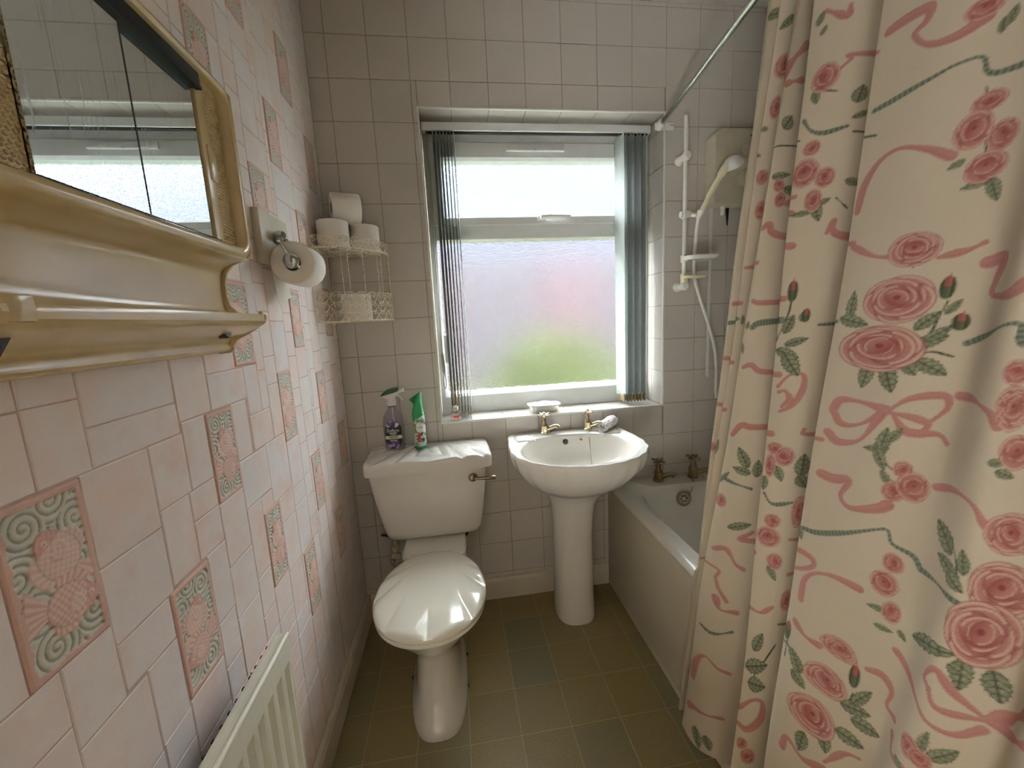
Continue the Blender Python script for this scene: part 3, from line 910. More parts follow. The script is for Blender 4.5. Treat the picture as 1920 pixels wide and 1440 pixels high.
# ------------------------------------------------------------------ electric shower, rail and handset
sb = thing('electric_shower', 'yellowed white electric shower box on the tiled wall', 'shower', (1.75, 0.0, 1.91))
bx = G()
prof = [(1.632, 1.765), (1.868, 1.765), (1.868, 2.055), (1.85, 2.073), (1.66, 2.073), (1.632, 2.045)]
bx.loft([[(x, y, z) for x, z in prof] for y in (-.002, -.055)] + [[(1.75 + (x - 1.75) * .97, -.068, 1.91 + (z - 1.91) * .97) for x, z in prof]])
part('case', bx, M_OLDPLASTIC, sb)
kn = part('dial', G().lathe([(.036, 0), (.036, .012), (.03, .016), (.028, .012), (.004, .012)], 28, (1.775, -.066, 1.875), (0, -1, 0)), M_OLDPLASTIC, sb)
part('dial_bar', G().box(1.770, 1.780, -.092, -.076, 1.85, 1.90, .003), M_OLDPLASTIC, kn, base=sb.location)
part('dial', G().lathe([(.022, 0), (.022, .010), (.017, .013)], 24, (1.775, -.066, 1.985), (0, -1, 0)), M_OLDPLASTIC, sb)
part('screw', G().lathe([(.003, 0), (.003, .002)], 10, (1.80, -.068, 2.045), (0, -1, 0)), M_DARK, sb)
part('outlet', G().lathe([(.011, 0), (.011, -.035), (.009, -.04)], 14, (1.70, -.035, 1.767)), M_PLASTIC, sb)
part('cable_slot', G().extrude([(1.735, 1.766), (1.747, 1.766), (1.742, 1.69)], 1, -.012, -.004), M_DARK, sb)
part('supply_pipe', G().box(1.655, 1.668, -.014, -.002, 1.0, 1.766, .003), M_PLASTIC, sb)
rail = thing('shower_rail', 'white shower riser rail with soap tray beside the electric shower', 'shower rail', (1.51, 0.0, 1.76))
part('pole', G().tube([(1.508, -.055, 2.125), (1.508, -.055, 1.45)], .0095, 14), M_PLASTIC, rail)
for z in (1.965, 1.425):
    part('bracket', G().lathe([(.022, 0), (.022, .012), (.016, .02), (.015, .045), (.019, .055), (.019, .068), (.012, .074)], 18, (1.508, -.0, z), (0, -1, 0)), M_PLASTIC, rail)
sl = part('slider', G().box(1.492, 1.525, -.078, -.04, 1.712, 1.742, .006).tube([(1.50, -.06, 1.727), (1.484, -.06, 1.727)], [.008, .014], 12), M_PLASTIC, rail)
part('head_holder', G().tube([(1.523, -.062, 1.727), (1.548, -.075, 1.722)], .010, 12).lathe([(.011, -.018), (.015, .014)], 14, (1.556, -.088, 1.722), (.25, -.35, .9)), M_PLASTIC, sl, base=rail.location)
tr_ = G()
tr_.loft([se_ring(1.565, -.085, a, b_, 3.2, z, 40) for z, a, b_ in ((1.535, .05, .03), (1.533, .066, .042), (1.545, .074, .048), (1.550, .074, .048))] + [se_ring(1.565, -.085, .069, .043, 3.2, 1.546, 40)])
tr_.box(1.497, 1.52, -.07, -.04, 1.525, 1.56, .004)
part('soap_tray', tr_, M_PLASTIC, rail)
tr2 = G().loft([se_ring(1.54, -.08, a, b_, 2.6, z, 36) for z, a, b_ in ((1.457, .045, .02), (1.458, .056, .026), (1.466, .06, .028), (1.468, .054, .023))])
tr2.box(1.497, 1.52, -.07, -.04, 1.435, 1.48, .004)
part('hose_ring', tr2, M_IVORY, rail)
hs_ = thing('shower_handset', 'ivory shower handset leaning in the rail holder with hanging hose', 'shower', (1.556, -.09, 1.72))
part('handle', G().tube(catmull([(1.553, -.085, 1.71), (1.578, -.10, 1.77), (1.605, -.115, 1.83), (1.628, -.125, 1.875), (1.642, -.13, 1.895)], 6), [.0105] * 8 + [.0125] * 9 + [.0165] * 8, 14), M_IVORY, hs_)
part('head', G().lathe([(.012, .034), (.026, .028), (.036, .014), (.040, 0), (.040, -.008), (.034, -.012), (.002, -.012)], 28, (1.675, -.13, 1.905), (-.45, -.25, .85)).tube([(1.635, -.127, 1.888), (1.655, -.132, 1.908), (1.672, -.132, 1.918)], [.0165, .021, .02], 14), M_PLASTIC, hs_)
part('hose', G().tube(catmull([(1.552, -.083, 1.705), (1.548, -.075, 1.62), (1.552, -.06, 1.48), (1.585, -.052, 1.38), (1.635, -.05, 1.25), (1.668, -.05, 1.14), (1.68, -.05, 1.045), (1.684, -.045, 0.95), (1.70, -.03, .9)], 8), .0075, 12), M_PLASTIC, hs_)

# ------------------------------------------------------------------ radiator
rad_ = thing('radiator', 'cream panel radiator with vertical flutes on the pink wall', 'radiator', (0.06, -1.25, 0.12))
RX, RY1, RY0, RZ0, RZ1 = .085, -.957, -1.70, .14, .684
ys = []
prof = []
y = RY1
prof.append((RX - .004, y)); y -= .010
prof.append((RX - .002, y))
step = .0395
while y - step > RY0 + .01:
    for a, dx in ((.10, -.002), (.24, -.017), (.56, -.017), (.74, -.0005), (.98, 0.0)):
        prof.append((RX + dx, y - step * a))
    y -= step
prof += [(RX, RY0 + .004), (RX - .004, RY0)]
g = G()
zs_ = [(RZ0, 0), (RZ0 + .04, 0), (RZ0 + .055, 1), (RZ1 - .075, 1), (RZ1 - .055, 0), (RZ1 - .008, 0), (RZ1, -1)]
rows = []
for z, w in zs_:
    rows.append([(RX + (x - RX) * w if w >= 0 else RX - .006, yy, z) for x, yy in prof])
back = [(RX - .016, yy) for x, yy in prof]
rows.append([(x, yy, RZ1) for x, yy in back])
rows.append([(x, yy, RZ0) for x, yy in back])
rows.append(rows[0])
g.loft(rows, False, False, closed=False)
part('panel', g, M_RAD, rad_, angle=35)
part('top_rail', G().tube([(RX - .004, RY1 + .0, RZ1 - .004), (RX - .004, RY0, RZ1 - .004)], .006, 10).box(RX - .03, RX - .004, RY0, RY1 - .002, RZ1 - .02, RZ1 - .001, .004), M_RAD, rad_)
part('end_cap', G().box(RX - .014, RX - .002, RY1 - .004, RY1 + .0015, RZ0, RZ1 - .002, .002), M_RAD, rad_)
fins = G()
for k in range(30):
    yy = RY1 - .03 - k * .024
    fins.box(.052, .068, yy - .003, yy + .003, RZ0 + .05, RZ1 - .004)
part('convector_fins', fins, M_DARK, rad_, kind='stuff')
for yy in (-1.1, -1.55):
    part('wall_bracket', G().box(.0, .072, yy - .012, yy + .012, .2, .58), M_RAD, rad_)

# ------------------------------------------------------------------ mirror cabinet
CY0, CY1 = -1.390, -0.880
cab = thing('mirror_cabinet', 'gold moulded plastic mirror cabinet with shelf on the pink wall', 'cabinet', (0.0, (CY0 + CY1) / 2, 1.28))
low = catmull([(.078, 1.459, 0), (.052, 1.453, 0), (.033, 1.440, 0), (.026, 1.42, 0), (.0245, 1.385, 0), (.028, 1.362, 0), (.042, 1.349, 0), (.066, 1.345, 0), (.083, 1.344, 0)], 4)
bot = catmull([(.0945, 1.338, 0), (.086, 1.328, 0), (.058, 1.314, 0), (.034, 1.306, 0), (.024, 1.296, 0), (.0255, 1.286, 0), (.016, 1.279, 0), (.0, 1.278, 0)], 4)
poly = [(0, 1.762), (.056, 1.762), (.056, 1.470), (.078, 1.464)] + [(q.x, q.y) for q in low] + [(.0855, 1.351), (.0925, 1.352), (.0950, 1.346)] + [(q.x, q.y) for q in bot]
g = G()
for a, b_ in ((CY0 + .004, CY1 - .004),):
    g.loft([[(x, yy, z) for x, z in poly] for yy in np.linspace(a, b_, 12)])
part('body', g, M_GOLD, cab, angle=30)
sp = [(0, 1.768), (.080, 1.768), (.087, 1.76), (.088, 1.464), (.070, 1.458), (.048, 1.449), (.036, 1.434), (.031, 1.415), (.0305, 1.39), (.034, 1.370), (.046, 1.357), (.07, 1.353), (.0975, 1.351), (.0985, 1.344), (.094, 1.334), (.062, 1.313), (.038, 1.303), (.030, 1.292), (.030, 1.284), (.02, 1.2765), (0, 1.2755)]
for (a, b_) in ((CY1 - .006, CY1), (CY0, CY0 + .006)):
    part('side_panel', G().extrude(sp, 1, a, b_), M_GOLD, cab, smooth=False)
def rrect(y0, y1, z0, z1, r, x, n=8):
    out = []
    for cy, cz, a0 in ((y1 - r, z1 - r, 0), (y0 + r, z1 - r, 90), (y0 + r, z0 + r, 180), (y1 - r, z0 + r, 270)):
        for k in range(n + 1):
            a = math.radians(a0 + 90 * k / n)
            out.append((x, cy + r * math.cos(a), cz + r * math.sin(a)))
    return out
O = (CY0, CY1, 1.457, 1.770)
I = (CY0 + .022, CY1 - .018, 1.478, 1.754)
fr = G()
fr.loft([rrect(*O, .030, .03), rrect(*O, .030, .080), rrect(O[0] + .003, O[1] - .003, O[2] + .003, O[3] - .003, .028, .086), rrect(O[0] + .008, O[1] - .008, O[2] + .008, O[3] - .007, .026, .089),
         rrect(I[0] - .004, I[1] + .004, I[2] - .004, I[3] + .004, .026, .088), rrect(I[0], I[1], I[2], I[3], .024, .083), rrect(I[0], I[1], I[2], I[3], .024, .058)], False, False)
part('frame', fr, M_GOLD, cab, angle=50)
def dots(y0, y1, ymask):
    gd = G()
    gd.box(.056, .0685, y0, y1, 1.476, 1.757)
    pt = .0068
    r0 = 0
    z = 1.484
    while z < 1.75:
        yy = y0 + .004 + (r0 % 2) * pt / 2
        while yy < y1 - .002:
            if ymask(yy, z):
                n, rings = 8, []
                for k in range(4):
                    a = math.pi / 2 * k / 3
                    s = max(math.cos(a), .02)
                    rings.append([(.0684 + .0024 * math.sin(a), yy + .0026 * s * math.cos(2 * math.pi * i / n), z + .0026 * s * math.sin(2 * math.pi * i / n)) for i in range(n)])
                gd.loft(rings, False, True)
            yy += pt
        z += pt * .87
        r0 += 1
    return gd
part('dotted_panel', dots(-1.3655, -1.300, lambda a, z: True), M_GOLD, cab, kind='stuff')
part('dotted_panel', dots(-.9450, -.899, lambda a, z: True), M_GOLD, cab, kind='stuff')
part('door_stop', G().box(.056, .0715, -.972, -.945, 1.478, 1.754, .002).box(.06, .0745, -.962, -.938, 1.585, 1.645, .003), M_GOLD, cab)
part('mirror_door', G().box(.0700, .0735, -1.300, -1.140, 1.481, 1.737), M_MIRROR, cab, smooth=False)
part('mirror_door', G().box(.0640, .0675, -1.155, -.974, 1.481, 1.737), M_MIRROR, cab, smooth=False)
part('door_edge', G().box(.0698, .0739, -1.1405, -1.1380, 1.481, 1.737), M_DARK, cab, smooth=False)
part('top_track', G().box(.058, .079, -1.302, -.966, 1.7275, 1.754, .001).box(.0785, .0805, -1.302, -.966, 1.7275, 1.732), M_BLACK, cab)
part('bottom_track', G().box(.058, .0765, -1.302, -.966, 1.477, 1.4825), M_BLACK, cab)
part('lip_end', G().box(.0865, .0955, CY0 + .004, -1.355, 1.335, 1.3605, .003), M_GOLD, cab)
part('lip_end', G().box(.0865, .0955, -.892, CY1 - .004, 1.335, 1.3575, .003), M_GOLD, cab)
part('hook_slot', G().extrude([(-.985, 1.316), (-.962, 1.316), (-.972, 1.3075)], 0, .050, .0665), M_DARK, cab, smooth=False)
part('hook_slot', G().extrude([(-1.40 + .012, 1.322), (-1.362, 1.322), (-1.375, 1.305)], 0, .05, .075), M_DARK, cab, smooth=False)

# ------------------------------------------------------------------ toilet roll shape
def roll_geo(c, axis, r=.055, L=.10, ri=.021):
    g = G()
    g.lathe([(ri, -L / 2 + .001), (r - .003, -L / 2), (r, -L / 2 + .003), (r, L / 2 - .003), (r - .003, L / 2), (ri, L / 2 - .001)], 40, c, axis, False, False)
    t = G().lathe([(ri - .0012, -L / 2 + .002), (ri, -L / 2 + .001), (ri, L / 2 - .001), (ri - .0012, L / 2 - .002), (ri - .0012, -L / 2 + .002)], 28, c, axis, False, False)
    return g, t
def toilet_roll(c, axis, label, r=.055, L=.10, group=None):
    t = thing('toilet_roll', label, 'toilet roll', c, group)
    a, b_ = roll_geo(c, axis, r, L)
    part('paper', a, M_PAPER, t, angle=50)
    part('card_tube', b_, M_TUBE, t)
    return t
hold = thing('toilet_roll_holder', 'chrome toilet roll holder on a white plate beside the gold cabinet', 'holder', (.012, -.565, 1.555))
part('back_plate', G().box(0.0, .020, -.655, -.475, 1.485, 1.622, .003), M_OLDPLASTIC, hold)
part('bracket', G().box(.020, .034, -.585, -.525, 1.548, 1.576, .006).lathe([(.012, 0), (.012, .018), (.008, .024)], 16, (.030, -.585, 1.566), (.75, -.4, 0)).tube([(.03, -.55, 1.56), (.045, -.56, 1.557)], .006, 8), M_CHROME, hold)
part('arm', G().tube(catmull([(.042, -.592, 1.566), (.05, -.615, 1.55), (.062, -.630, 1.522), (.0745, -.634, 1.497)], 6), .0045, 8).tube([(.0745, -.634, 1.497), (.0745, -.51, 1.493)], .006, 8), M_CHROME, hold)
part('end_cap', G().ball((.0745, -.634, 1.494), .0205, .010, .0205, 20, 10), M_CHROME, hold)
roll0 = toilet_roll((.0745, -.575, 1.490), (0, 1, 0.0), 'toilet roll hanging on the chrome holder with a loose tail', L=.10)
tail = G()
rows = []
for z, x in ((1.500, .0200), (1.47, .0205), (1.44, .0235), (1.415, .026), (1.398, .029)):
    rows.append([(x + .004 * math.sin((yy + .62) * 60) * (1.5 - z) * 6, yy, z + (.012 * (yy + .575) / .05 if z < 1.40 else 0)) for yy in np.linspace(-.623, -.527, 9)])
rows2 = [[(x + .0008, y_, z) for x, y_, z in r] for r in rows]
n9 = 9
tail.loft([r + s[::-1] for r, s in zip(rows, rows2)], True, True)
part('loose_tail', tail, M_PAPER, roll0)

# ------------------------------------------------------------------ corner basket with rolls
bas = thing('corner_basket', 'two tier cream scrollwork metal corner basket holding toilet rolls', 'basket', (.0, .0, 1.335))
R_ = .232
def arc(r, z, a0=0.0, a1=math.pi / 2, n=24): return [(.004 + r * math.cos(a), -.004 - r * math.sin(a), z) for a in np.linspace(a0, a1, n)]
def pt_arc(s, z): # s: arc length from the back wall end
    a = s / R_
    return Vector((.004 + R_ * math.cos(a), -.004 - R_ * math.sin(a), z))
def scroll_band(z0, rows, rh, n=8):
    g = G()
    L = R_ * math.pi / 2
    w = L / n
    def curl(cs, cz, pts, r=.0018): g.tube([pt_arc(cs + a * w, cz + b * rh) for a, b in pts], r, 6)
    for k in range(n):
        cs = w * (k + .5)
        for r in range(rows):
            cz = z0 + rh * (r + .5)
            # a heart of two scrolls whose ends curl inwards
            for sg in (-1, 1):
                curl(cs, cz, [(0, -.50), (sg * .26, -.36), (sg * .44, -.06), (sg * .40, .28), (sg * .20, .42), (sg * .06, .26), (sg * .14, .10), (sg * .24, .16)])
            if r: curl(cs, cz - rh * .5, [(-.30, .06), (-.12, 0), (0, .0), (.12, 0), (.30, .06)], .0014)
        curl(cs, z0 + rh * rows, [(.42 * math.cos(math.radians(a)), .26 * math.sin(math.radians(a)) - .1) for a in range(0, 181, 20)])
    g.tube([pt_arc(s, z0) for s in np.linspace(0, L, 30)], .0024, 6)
    return g
part('scroll_front', scroll_band(1.340, 3, .033), M_WIRE, bas, label='tall scrollwork front of the lower tier')
part('scroll_front', scroll_band(1.600, 1, .034), M_WIRE, bas, label='low scrollwork front of the upper tier')
for z in (1.338, 1.598):
    g = G()
    for r in np.linspace(.03, R_ - .004, 9): g.tube(arc(r, z), .0013, 5)
    for a in np.linspace(.02, math.pi / 2 - .02, 13): g.tube([(.004, -.004, z), (.004 + R_ * math.cos(a), -.004 - R_ * math.sin(a), z)], .0013, 5)
    g.tube([(.004, -.004 - R_, z), (.004, -.004, z), (.004 + R_, -.004, z)], .002, 6)
    part('tier_floor', g, M_WIRE, bas)
for a in (.03, .10, .40, .50, .80, 1.05, 1.15, 1.47, 1.54):
    q = (.004 + (R_ - .002) * math.cos(a), -.004 - (R_ - .002) * math.sin(a))
    part('upright', G().tube([(q[0], q[1], 1.338), (q[0], q[1], 1.60)], .0016, 6), M_WIRE, bas)
part('upright', G().tube([(.006, -.006, 1.338), (.006, -.006, 1.66)], .002, 6).tube([(.006, -.006, 1.45), (.236, -.006, 1.45)], .0016, 5).tube([(.006, -.006, 1.45), (.006, -.236, 1.45)], .0016, 5).tube([(.006, -.006, 1.645), (.236, -.006, 1.645)], .0016, 5).tube([(.006, -.006, 1.645), (.006, -.236, 1.645)], .0016, 5), M_WIRE, bas)
toilet_roll((.066, -.152, 1.6505), (0, 0, 1), 'toilet roll standing in upper basket tier against the pink wall', group='toilet rolls in the corner basket')
toilet_roll((.160, -.064, 1.6505), (0, 0, 1), 'toilet roll standing in upper basket tier beside the tiles', group='toilet rolls in the corner basket')
toilet_roll((.108, -.104, 1.7565), (.93, .36, 0), 'toilet roll lying on its side on top of two others', group='toilet rolls in the corner basket')
toilet_roll((.112, -.100, 1.3905), (0, 0, 1), 'toilet roll standing behind the scrollwork of the lower basket tier', group='toilet rolls in the corner basket')

# ------------------------------------------------------------------ spray bottle on the cistern
SX, SY, SZ = .203, -.070, .800
spray = thing('spray_bottle', 'clear spray bottle with black floral label and green trigger head', 'bottle', (SX, SY, SZ))
def bring(z, a, b_, n=2.8, cx=SX): return se_ring(cx, SY, a, b_, n, SZ + z, 48)
body = [(0, .036, .026), (.003, .041, .030), (.02, .042, .031), (.07, .043, .0315), (.115, .043, .0315), (.14, .039, .030), (.158, .030, .0255), (.172, .020, .019), (.182, .0155, .0155), (.19, .0145, .0145)]
part('bottle', G().loft([bring(*q) for q in body]), M_CLEAR, spray)
def front_y(x, z, fl=2.8):
    zz_ = [q[0] for q in body]
    a = np.interp(z, zz_, [q[1] for q in body]); b_ = np.interp(z, zz_, [q[2] for q in body])
    return SY - b_ * max(0, 1 - min(1, abs(x) / a) ** fl) ** (1 / fl)
def label_sheet():
    nu, nv = 60, 110
    V, Cc = [], []
    r = np.random.default_rng(3)
    fl = [(r.uniform(-.03, .03), r.uniform(.105, .128), r.uniform(.004, .009), r.integers(3)) for _ in range(34)] + [(r.uniform(-.03, .03), r.uniform(.01, .035), r.uniform(.004, .009), r.integers(3)) for _ in range(34)]
    pal = [srgb(96, 66, 130)[:3], srgb(178, 152, 206)[:3], srgb(52, 34, 74)[:3]]
    for j in range(nv):
        z = .010 + .118 * j / (nv - 1)
        zc = (z - .069) / .059
        hw = .0335 * (1 - .55 * max(0, abs(zc) - .45) ** 1.6 / (.55 ** 1.6))
        for i in range(nu):
            x = (-1 + 2 * i / (nu - 1)) * hw
            V.append((SX + x, front_y(x, z) - .0011, SZ + z))
            c = srgb(22, 20, 24)[:3]
            for fx, fz, fr_, k in fl:
                if (x - fx) ** 2 + (z - fz) ** 2 < fr_ ** 2: c = pal[k]
            if .052 < z < .066: c = srgb(226, 218, 200)[:3]
            if (x - .017) ** 2 + (z - .112) ** 2 < .0075 ** 2: c = srgb(226, 224, 224)[:3]
            Cc.append(c)
    me = grid_mesh('label', np.array(V) - np.array([SX, SY, SZ]), nu, nv, np.array(Cc))
    me.materials.append(M_PRINT)
    return me
lb = link('label', label_sheet(), spray)
lb['label'] = 'black label with purple flowers and cream band'
def letter(txt, size, mat, parent, x, y, z, base, rot=0.0):
    me = text_mesh(txt, size)
    me.materials.append(mat)
    o = link('lettering', me, parent)
    o.matrix_world = Matrix.Translation(Vector((x, y, z)) - Vector(base)) @ Matrix.Rotation(rot, 4, 'Z') @ Matrix.Rotation(math.radians(90), 4, 'X')
    o.matrix_local = o.matrix_world.copy()
    return o
bl = (SX, SY, SZ)
letter('Zoflora', .0165, M_LABELWHITE, lb, SX, front_y(.0, .088) - .0022, SZ + .088, bl)
# the smaller lines of print are too fine to read: plain strokes
for zz_, hw_, h_, mt in ((.0785, .015, .0016, M_LABELWHITE), (.0745, .013, .0014, M_LABELWHITE), (.0705, .009, .0012, M_LABELWHITE), (.0615, .017, .0022, M_INK), (.0565, .018, .0020, M_INK), (.0465, .016, .0014, M_LABELWHITE), (.0430, .014, .0012, M_LABELWHITE)):
    yy_ = front_y(hw_, zz_)
    part('printed_line', G().box(SX - hw_, SX + hw_, front_y(0, zz_) - .0020, front_y(0, zz_) - .0010, SZ + zz_ - h_ / 2, SZ + zz_ + h_ / 2), mt, lb, base=bl, smooth=False)
part('collar', G().lathe([(.0165, .183), (.0175, .186), (.0175, .188)], 24, (SX, SY, SZ)), M_DARK, spray)
hd = part('trigger_head', G().lathe([(.0185, .188), (.0185, .212), (.0155, .222)], 24, (SX, SY, SZ))
     .loft([[(SX + x, SY + yy, SZ + z) for yy, z in ((-.012, zb), (.012, zb), (.012, zt), (-.012, zt))] for x, zb, zt in ((-.036, .226, .231), (-.02, .220, .235), (0, .214, .238), (.022, .226, .244), (.036, .238, .252), (.043, .242, .254))]), M_PLASTIC, spray)
part('green_cover', G().loft([[(SX + x, SY + yy, SZ + z) for yy, z in ((-.0135, zb), (.0135, zb), (.012, zt), (-.012, zt))] for x, zb, zt in ((-.038, .229, .234), (-.030, .232, .244), (-.012, .236, .255), (.012, .241, .260), (.030, .247, .260), (.032, .249, .258))]), M_DKGREEN, hd, base=bl)
part('trigger', G().tube([(SX + .024, SY, SZ + .232), (SX + .034, SY, SZ + .222), (SX + .045, SY, SZ + .208)], [.006, .0045, .0035], 8), M_PLASTIC, hd, base=bl)
part('nozzle', G().lathe([(.008, 0), (.0085, .003), (.0085, .012), (.006, .014)], 14, (SX + .040, SY, SZ + .249), (1, 0, .2)), M_PLASTIC, hd, base=bl)
part('dip_tube', G().tube([(SX, SY, SZ + .19), (SX + .004, SY, SZ + .01)], .0025, 8), M_PLASTIC, spray)

# ------------------------------------------------------------------ air freshener can
AX, AY, AZ = .309, -.088, .8015
can = thing('air_freshener', 'flowery air freshener can with green spray cap', 'can', (AX, AY, AZ))
def can_print():
    r = np.random.default_rng(5)
    nu, nv = 96, 110
    V, Cc = [], []
    bl_ = [(r.uniform(-math.pi, math.pi), r.uniform(.01, .125), r.uniform(.006, .013), int(r.integers(6))) for _ in range(75)]
    pal = [srgb(150, 40, 46)[:3], srgb(116, 164, 60)[:3], srgb(40, 40, 48)[:3], srgb(232, 236, 232)[:3], srgb(60, 124, 84)[:3], srgb(170, 188, 196)[:3]]
    for j in range(nv):
        z = .004 + .140 * j / (nv - 1)
        rr_ = .0255 if z < .118 else .0255 - .0015 * (z - .118) / .026
        rr_ -= .0018 * math.exp(-((z - .045) / .02) ** 2)
        for i in range(nu):
            a = -math.pi + 2 * math.pi * i / (nu - 1)
            V.append((rr_ * math.sin(a), -rr_ * math.cos(a), z))
            c = srgb(206, 218, 214)[:3]
            for fa, fz, fr_, k in bl_:
                d = ((a - fa) * .0255) ** 2 + (z - fz) ** 2
                if d < (fr_ * (.8 + .3 * math.sin(5 * math.atan2(z - fz, (a - fa) * .0255)))) ** 2: c = pal[k]
            if ((a - .15) * .0255 / .0155) ** 2 + ((z - .092) / .0215) ** 2 < 1: c = srgb(240, 240, 240)[:3]
            if z < .010: c = srgb(16, 54, 30)[:3]
            Cc.append(c)
    me = grid_mesh('can_wall', np.array(V), nu, nv, np.array(Cc))
    me.materials.append(M_PRINT)
    return me
cw = link('can_wall', can_print(), can)
for txt, sz, zz_ in (('febreze', .0085, .094),):
    letter(txt, sz, M_INK, cw, AX + .004, AY - .0266, AZ + zz_, (AX, AY, AZ), .14)
part('base', G().lathe([(.021, 0), (.0255, .002), (.0262, .006), (.0255, .012)], 32, (AX, AY, AZ)), M_DKGREEN, can)
cap = []
for z, cx, rx, ry in ((.132, 0, .0263, .0263), (.145, -.001, .0258, .0258), (.165, -.001, .0230, .0230), (.184, .001, .0185, .0190), (.198, .0, .0185, .0190), (.211, -.004, .0235, .0205), (.220, -.006, .0265, .0210), (.227, -.002, .0200, .0170)):
    cap.append([(AX + cx + rx * math.cos(t), AY + ry * math.sin(t), AZ + z + ((.010 * (math.cos(t))) if z > .2 else (.005 * math.cos(t) if z > .19 else (.014 * math.cos(t) if z < .14 else 0)))) for t in [2 * math.pi * i / 36 for i in range(36)]])
part('spray_cap', G().loft(cap), M_GREEN, can)

# ------------------------------------------------------------------ window sill things
dif = thing('reed_diffuser', 'small glass reed diffuser with red label on the sill', 'diffuser', (.464, .022, .8805))
dx, dy, dz = .464, .022, .8805
part('bottle', G().loft([se_ring(dx, dy, a, a, 5, dz + z, 32) for z, a in ((0, .020), (.003, .0225), (.034, .0225), (.042, .019), (.046, .012), (.05, .0105))]), M_GLASS, dif)
part('oil', G().loft([se_ring(dx, dy, .0195, .0195, 5, dz + z, 24) for z in (.003, .012)]), M_LABELWHITE, dif)
part('collar', G().lathe([(.0125, .046), (.0135, .048), (.0135, .066), (.011, .068)], 24, (dx, dy, dz)), M_CHROME, dif)
part('label', G().box(dx - .015, dx + .015, dy - .0237, dy - .0229, dz + .012, dz + .032), M_LABELWHITE, dif)
lr = part('red_band', G().box(dx - .0135, dx + .0135, dy - .0243, dy - .0236, dz + .016, dz + .028), M_LABELRED, dif)
for a, b_, h in ((-.006, .01, .15), (.028, .0, .145), (.022, .012, .165), (-.014, .004, .16), (.034, .01, .172)):
    part('reed', G().tube([(dx, dy, dz + .01), (dx + a, dy + b_, dz + h)], .0016, 6), M_WOOD, dif)
soapdish = thing('soap_dish', 'white china soap dish with blue rim on the sill', 'soap dish', (.876, .062, .8805))
sx, sy, sz_ = .876, .062, .8805
part('dish', G().loft([se_ring(sx, sy, a, b_, 3.2, sz_ + z, 48) for z, a, b_ in ((0, .058, .038), (.004, .062, .042), (.022, .067, .047), (.030, .072, .052), (.034, .078, .056), (.037, .078, .056), (.036, .070, .049), (.028, .064, .043), (.020, .058, .037))]), M_CERAMIC, soapdish)
part('blue_rim', G().tube([(p[0], p[1], sz_ + .0365) for p in se_ring(sx, sy, .0755, .053, 3.2, 0, 48)], .0014, 6, closed=True), M_BLUEGLAZE, soapdish)
soap = obj('soap_bar', G().ball((sx + .002, sy, sz_ + .034), .036, .024, .016, 28, 14), M_SOAP, None, 'white bar of soap in the china dish', 'soap')

# rolled face cloth on the basin corner
def cloth():
    P0, P1 = Vector((1.106, -.100, .8305)), Vector((1.174, -.034, .8345))
    ax = (P1 - P0)
    L = ax.length
    ax.normalize()
    s = ax.cross(Vector((0, 0, 1))).normalized()
    up = s.cross(ax)
    nu, nv = 150, 50
    r = np.random.default_rng(2)
    ph = r.uniform(0, 6, 8)
    V, Cc = [], []
    for j in range(nv):
        a = (j / (nv - 1) - .5) * (L + .03)
        for i in range(nu):
            f = i / (nu - 1)
            th_ = f * 2 * math.pi * 3.1
            rr_ = .006 + .0205 * f + .0012 * math.sin(th_ * 2 + a * 70 + ph[0]) + .0010 * math.sin(a * 130 + ph[1] + th_)
            if f > .97: rr_ += 0
            endr = 1 - .10 * abs(a / (L / 2 + .015)) ** 4
            q = (P0 + P1) / 2 + ax * (a + .004 * math.sin(th_ + ph[2])) + (s * math.cos(th_) + up * math.sin(th_) * .93) * rr_ * endr
            V.append(tuple(q))
            w = math.sin(a * 150 + 2 * math.sin(th_ * 3)) * math.sin(th_ * 7 + a * 60)
            c = np.array(srgb(238, 232, 228)[:3])
            if w > .45: c = np.array(srgb(186, 178, 178)[:3])
            Cc.append(c)
    me = grid_mesh('face_cloth', np.array(V), nu, nv, np.array(Cc))
    me.materials.append(M_TOWEL)
    return me
fc = tag(link('face_cloth', cloth()), 'rolled white patterned face cloth on the basin corner', 'cloth')
md = fc.modifiers.new('thickness', 'SOLIDIFY'); md.thickness = .0022

# ------------------------------------------------------------------ vertical blind
blind = thing('vertical_blind', 'vertical blind drawn open with slats stacked at both sides of the window', 'blind', (.92, .09, 2.12))
part('headrail', G().box(.404, 1.412, .068, .108, 2.108, 2.140, .003), M_UPVC, blind)
part('rail_groove', G().box(.42, 1.40, .078, .098, 2.104, 2.1085), M_DARK, blind)
def vane(x, yaw, z0=.925, wd=.082, zt=2.100):
    y0 = .088
    d = Vector((math.sin(yaw), math.cos(yaw), 0))
    nrm = Vector((d.y, -d.x, 0))
    g = G()
    rows = []
    for z in (z0, zt):
        ring_ = []
        for t in (-1, -.5, 0, .5, 1):
            ring_.append(Vector((x, y0, z)) + d * t * wd / 2 + nrm * (.003 * (1 - t * t) + .0005))
        for t in (1, .5, 0, -.5, -1):
            ring_.append(Vector((x, y0, z)) + d * t * wd / 2 + nrm * (.003 * (1 - t * t) - .0005))
        rows.append(ring_)
    g.loft(rows)
    s = part('slat', g, M_VANE, blind, smooth=False)
    part('hanger', G().box(x - .003, x + .003, y0 - .006, y0 + .006, zt - .002, 2.108), M_BLIND_METAL, s, base=blind.location)
    part('weight', G().box(x - .0018, x + .0018, y0 - wd / 2, y0 + wd / 2, z0 - .028, z0 + .004, .001).tube([(x, y0 - wd / 2 + .006, z0 - .03), (x, y0 - wd / 2 + .006, z0 + .012)], .0035, 6), M_BLIND_METAL, s, base=blind.location)
